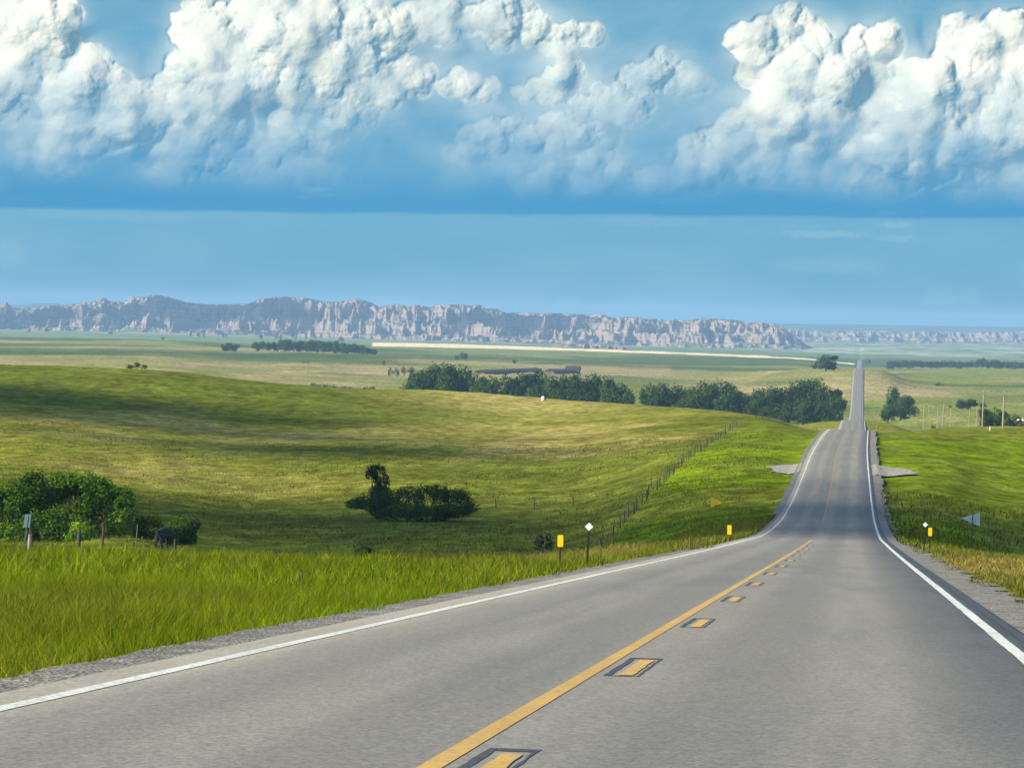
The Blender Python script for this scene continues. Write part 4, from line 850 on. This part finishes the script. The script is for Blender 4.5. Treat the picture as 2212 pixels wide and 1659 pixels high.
# ------------------------------------------------------------ cattle
def cow(name, p, rz, label, patches=None, graze=True):
    e = empty(name, p, label, 'cow', None, rz)
    me = bpy.data.meshes.new('cow_body')
    J = [((-.75, 0, 1.12), .30), ((-.35, 0, 1.10), .36), ((.15, 0, 1.06), .38), ((.62, 0, 1.12), .32), ((1.0, 0, 1.15 if not graze else .98), .18), ((1.32, 0, 1.25 if not graze else .68), .14), ((1.62, 0, 1.12 if not graze else .42), .085)]
    ed = [(i, i+1) for i in range(6)]; L = list(J)
    for x, y in ((.62, .2), (.62, -.2)):
        n = len(L); L += [((x, y, .78), .14), ((x+.02, y, .45), .075), ((x, y, .04), .06)]; ed += [(3, n), (n, n+1), (n+1, n+2)]
    for x, y in ((-.75, .2), (-.75, -.2)):
        n = len(L); L += [((x+.05, y, .80), .17), ((x-.12, y, .48), .08), ((x-.02, y, .04), .06)]; ed += [(0, n), (n, n+1), (n+1, n+2)]
    n = len(L); L += [((-1.02, 0, 1.2), .05), ((-1.08, 0, .85), .03), ((-1.07, 0, .5), .045)]; ed += [(0, n), (n, n+1), (n+1, n+2)]
    for s_ in (-1, 1): n = len(L); b_ = L[5][0]; L += [((b_[0]-.05, s_*.2, b_[2]+.08), .03)]; ed += [(5, n)]
    me.from_pydata([q[0] for q in L], ed, []); o = bpy.data.objects.new('cow_body', me); COL.objects.link(o)
    sk = o.modifiers.new('s', 'SKIN'); 
    for i, q in enumerate(L): o.data.skin_vertices[0].data[i].radius = (q[1], q[1])
    o.data.skin_vertices[0].data[0].use_root = True
    ss_ = o.modifiers.new('u', 'SUBSURF'); ss_.levels = 2; ss_.render_levels = 2
    bpy.context.view_layer.update(); m2 = bpy.data.meshes.new_from_object(o.evaluated_get(bpy.context.evaluated_depsgraph_get())); bpy.data.objects.remove(o)
    m2.materials.clear(); m2.materials.append(patches or M['hide']); o = bpy.data.objects.new('cow_body', m2); COL.objects.link(o); o.parent = e; return e
mp, t_, b_, _o = mat_new('black_white_hide'); n_ = t_.noise(t_.new('ShaderNodeTexCoord').outputs['Object'], 1.6, 2, .5); t_.put(b_.inputs['Base Color'], t_.mix(t_.mr(n_, .48, .52), (.02, .02, .02), (.7, .7, .66)))
p = at_u(356, 205); cow('cow', tuple(p), R(75), 'black cow grazing with its rump to us behind the left fence')
p = at_u(2205, 660); cow('cow', tuple(p), R(170), 'black and white cow on the crest at the right edge of the picture', mp, False)

# ------------------------------------------------------------ distant cumulus: heaped domes of vapour 30 km away
CD, STEP = 30000.0, 1.5
gu = np.arange(-260, 2480, STEP); gv = np.arange(-170, 470, STEP); NU, NV = len(gu), len(gv)
Zb = np.full((NV, NU), -1e3); Kb = np.zeros((NV, NU))
cr = np.random.default_rng(21)
sph = []
for (u, v_, rx, ry, k) in BLOBS:
    if u < -400 or u > 2600: continue
    rx *= 1.12; ry *= 1.12; n = max(4, int(3.4*rx*ry/(min(rx, ry)*.62)**2)); r0 = min(rx, ry)*.50
    for _ in range(n):
        a = cr.uniform(0, 6.283); q = cr.random()**.5*.80; x = u+math.cos(a)*q*rx; y = v_+math.sin(a)*q*ry*.9
        r_ = r0*cr.uniform(.6, 1.1); zc = (1-q)*.55*min(rx, ry)+cr.uniform(-.3, .3)*min(rx, ry)+(v_-150)*.12
        sph.append((x, y, zc, r_, k, 0))
lvl = sph
for gen, (nc_, rr, dist) in enumerate([(13, .50, .82), (8, .46, .86), (4, .50, .85)]):
    nxt = []
    for (x, y, z_, r_, k, _g) in lvl:
        for _ in range(nc_):
            d = cr.normal(size=3); d[2] = abs(d[2])*.9; d[1] -= .35; d /= np.linalg.norm(d)
            c_ = r_*rr*cr.uniform(.55, 1.15)
            if c_ < 1.6: continue
            nxt.append((x+d[0]*r_*dist, y+d[1]*r_*dist, z_+d[2]*r_*dist, c_, k*cr.uniform(.93, 1.05), gen+1))
    sph += nxt; lvl = nxt
for (x, y, z_, r_, k, g_) in sph:
    i0 = max(0, int((x-r_-gu[0])/STEP)); i1 = min(NU, int((x+r_-gu[0])/STEP)+2); j0 = max(0, int((y-r_-gv[0])/STEP)); j1 = min(NV, int((y+r_-gv[0])/STEP)+2)
    if i0 >= i1 or j0 >= j1: continue
    dd = r_*r_-(gu[i0:i1][None, :]-x)**2-(gv[j0:j1][:, None]-y)**2
    zz = np.where(dd > 0, z_+np.sqrt(np.maximum(dd, 0)), -1e3); sl_ = Zb[j0:j1, i0:i1]; up_ = zz > sl_
    sl_[up_] = zz[up_]; Kb[j0:j1, i0:i1][up_] = k
mask = (Zb > -900).astype(float)
GU, GV = np.meshgrid(gu, gv)
Zf = np.where(mask > 0, Zb, 0)
def blur(A_, s_): return gauss(gauss(A_, s_, 0), s_, 1)
def bz(s_): return blur(Zf*mask, s_)/np.maximum(blur(mask, s_), .004)
m1 = blur(mask, 1.4); m4 = blur(mask, 4.0); m9 = blur(mask, 10.0); m20 = blur(mask, 24.0)
vh_ = VH+(GU-PW/2)*math.tan(ROLL); ev = (vh_-GV)        # height over the horizon, px
sm_ = sstep(.42, .66, fbm(GU/95+3, GV/60, 4, 411)); low_ = sstep(285, 640, ev+110*(fbm(GU/80, GV/45, 4, 402)-.5))
calm = np.clip(.34+.66*sm_+.40*(1-low_), 0, 1)
zs_ = bz(1.3)*(1-calm)+bz(5)*calm*.6+bz(11)*calm*.4
zs_ = .60*(.66*zs_+.34*bz(12))+3.2*(fbm(GU/9, GV/9, 4, 401)-.5)*(1-.6*calm)
inside = sstep(.25, .9, m1)
inside = sstep(.12, .85, m4); zs_ = zs_*inside+(bz(12)*.60)*(1-inside)
ks_ = blur(Kb*mask, 5)/np.maximum(blur(mask, 5), .02)
soft_ = np.clip(.25+1.1*sstep(.44, .62, fbm(GU/60+31, GV/60, 3, 421))+.6*(1-low_)-.3*ks_, 0, 1)
rag = .30*(fbm(GU/11, GV/11, 4, 441)-.5); m1 = m1+rag; m4 = m4+rag*1.3
edge_ = sstep(.45, .95, m1)*(1-soft_)+sstep(.42, 1.0, m4)*soft_*.6+sstep(.35, 1.0, m9)*soft_*.4
alpha = edge_*np.clip(.02+.90*ks_, 0, .95)*(.14+.86*low_)
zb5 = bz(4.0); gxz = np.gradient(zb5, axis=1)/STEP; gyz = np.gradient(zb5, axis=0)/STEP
sun_face = np.clip((gxz*.75+gyz*.65)*1.5, -1.2, 1.2)            # >0 where the mass faces the sun, up and left
alpha = alpha*(1-.60*sstep(0, .8, -sun_face))  # shade painted as thinness: sides turned from the sun let blue sky through
thin = sstep(.40, .60, fbm(GU/75+9, GV/48, 4, 403)); alpha = alpha*(1-.50*thin*(1-.35*low_))
glow = sstep(.05, .8, m20)*.62*(.4+.6*fbm(GU/60, GV/35, 4, 431))*(.25+.75*low_)
alpha = 1-(1-alpha)*(1-glow); alpha = alpha*sstep(4, 70, ev-238+14*(fbm(GU/40, GV*0, 3, 433)-.5))
gx_ = (GU-PW/2)/F; gy_ = (PH/2-GV)/F
dr = gx_[..., None]*np.array(rt)+gy_[..., None]*np.array(up)+np.array(fw); dist_ = CD-zs_*CD/F
Vc = dr*(CD-zs_*.30*CD/F)[..., None]
zn = zs_*1.0; nxx = -np.gradient(zn, axis=1)/STEP; nyy = np.gradient(zn, axis=0)/STEP; nl = np.sqrt(nxx**2+nyy**2)
lim_ = 1/np.maximum(1, nl/1.3); nxx *= lim_; nyy *= lim_
Nn = nxx[..., None]*np.array(rt)+nyy[..., None]*np.array(up)-np.array(fw)*.80+np.array(SDIR)*.30  # normals bent toward the sun: wrapped light put into the shading
Nn /= np.linalg.norm(Nn, axis=-1)[..., None]
alpha = np.clip(alpha, 0, .97); keep = (alpha > .006)
qk = keep[:-1, :-1] | keep[:-1, 1:] | keep[1:, 1:] | keep[1:, :-1]
ii = np.arange(NU*NV).reshape(NV, NU); Fq = np.stack([ii[:-1, :-1], ii[1:, :-1], ii[1:, 1:], ii[:-1, 1:]], -1)[qk]
us = np.unique(Fq); remap = np.zeros(NU*NV, np.int64); remap[us] = np.arange(len(us))
cm_, t, b_, out = mat_new('cloud_vapour')
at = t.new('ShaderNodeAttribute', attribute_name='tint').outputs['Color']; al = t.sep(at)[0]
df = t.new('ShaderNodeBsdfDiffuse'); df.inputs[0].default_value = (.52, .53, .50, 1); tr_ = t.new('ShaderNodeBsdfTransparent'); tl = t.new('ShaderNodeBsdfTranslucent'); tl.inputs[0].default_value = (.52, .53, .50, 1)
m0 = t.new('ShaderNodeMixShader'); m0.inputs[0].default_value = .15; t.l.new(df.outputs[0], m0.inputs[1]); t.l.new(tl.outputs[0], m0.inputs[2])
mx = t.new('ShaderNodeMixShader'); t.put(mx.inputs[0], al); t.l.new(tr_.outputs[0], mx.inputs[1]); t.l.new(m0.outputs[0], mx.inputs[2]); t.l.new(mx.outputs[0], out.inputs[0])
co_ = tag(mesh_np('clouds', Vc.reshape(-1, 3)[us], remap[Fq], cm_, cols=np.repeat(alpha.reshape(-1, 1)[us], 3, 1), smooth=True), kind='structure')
co_.data.normals_split_custom_set_from_vertices(Nn.reshape(-1, 3)[us].astype(np.float32))

# unseen clouds added on the sun's side to shade the road dip, hillside and badlands
def fluff(name, cx, cyy, cz, rx, ry, seed):
    r = np.random.default_rng(seed); mb = MB(); import bmesh
    bm = bmesh.new()
    for i in range(26):
        a = r.uniform(0, 6.28); q = r.random()**.5*.8; s_ = r.uniform(.22, .38)*min(rx, ry)
        bmesh.ops.create_icosphere(bm, subdivisions=2, radius=s_, matrix=Matrix.Translation((math.cos(a)*q*rx, math.sin(a)*q*ry, r.uniform(-.1, .5)*s_)))
    me = bpy.data.meshes.new(name); bm.to_mesh(me); bm.free(); me.materials.append(M['cloud']); o = bpy.data.objects.new(name, me); COL.objects.link(o); o.location = (cx, cyy, cz); return tag(o, kind='structure')
M['cloud'] = simple('unseen_shade_cloud', (.8, .8, .8), 1, .03, .01)
CH = 2200.0; fl_big = [(-1900, 10250, 420, 260, 21), (-2550, 10200, 220, 200, 22), (-950, 10100, 260, 160, 23)]
def over(x, y, z_): k_ = (CH-z_)/SDIR.z; return (x+SDIR.x*k_, y+SDIR.y*k_, CH)
for (x, y, rx, ry, sd_) in ((9, 262, 40, 62, 1), (-46, 285, 20, 36, 2), (48, 270, 48, 58, 3), (-170, 640, 60, 42, 6), (-125, 585, 50, 34, 7), (-85, 520, 42, 30, 8), (-60, 330, 36, 40, 9), (62, 330, 40, 46, 10)):
    fluff('unseen_shade_clouds', *over(x, y, -15), rx, ry, sd_)
for (x, y, rx, ry, sd_) in fl_big: fluff('unseen_shade_clouds', *over(x, y, -40), rx, ry, sd_)

# ------------------------------------------------------------ haze
HT = 85.0
me = bpy.data.meshes.new('haze'); x0, x1, y0, y1, z0_, z1_ = -46000, 46000, -400, 24000, -95., HT
me.from_pydata([(x, y, z_) for z_ in (z0_, z1_) for x, y in ((x0, y0), (x1, y0), (x1, y1), (x0, y1))], [], [(3, 2, 1, 0), (4, 5, 6, 7), (0, 1, 5, 4), (1, 2, 6, 5), (2, 3, 7, 6), (3, 0, 4, 7)])
hm = bpy.data.materials.new('pale_air'); hm.use_nodes = True; t = NT(hm.node_tree); t.n.clear(); out = t.new('ShaderNodeOutputMaterial')
pv = t.new('ShaderNodeVolumePrincipled'); pv.inputs['Color'].default_value = (.40, .68, 1.0, 1); pv.inputs['Density'].default_value = 5.6e-5; pv.inputs['Anisotropy'].default_value = 0.0
t.l.new(pv.outputs[0], out.inputs['Volume']); me.materials.append(hm)
ho = bpy.data.objects.new('haze', me); COL.objects.link(ho); tag(ho, kind='stuff')
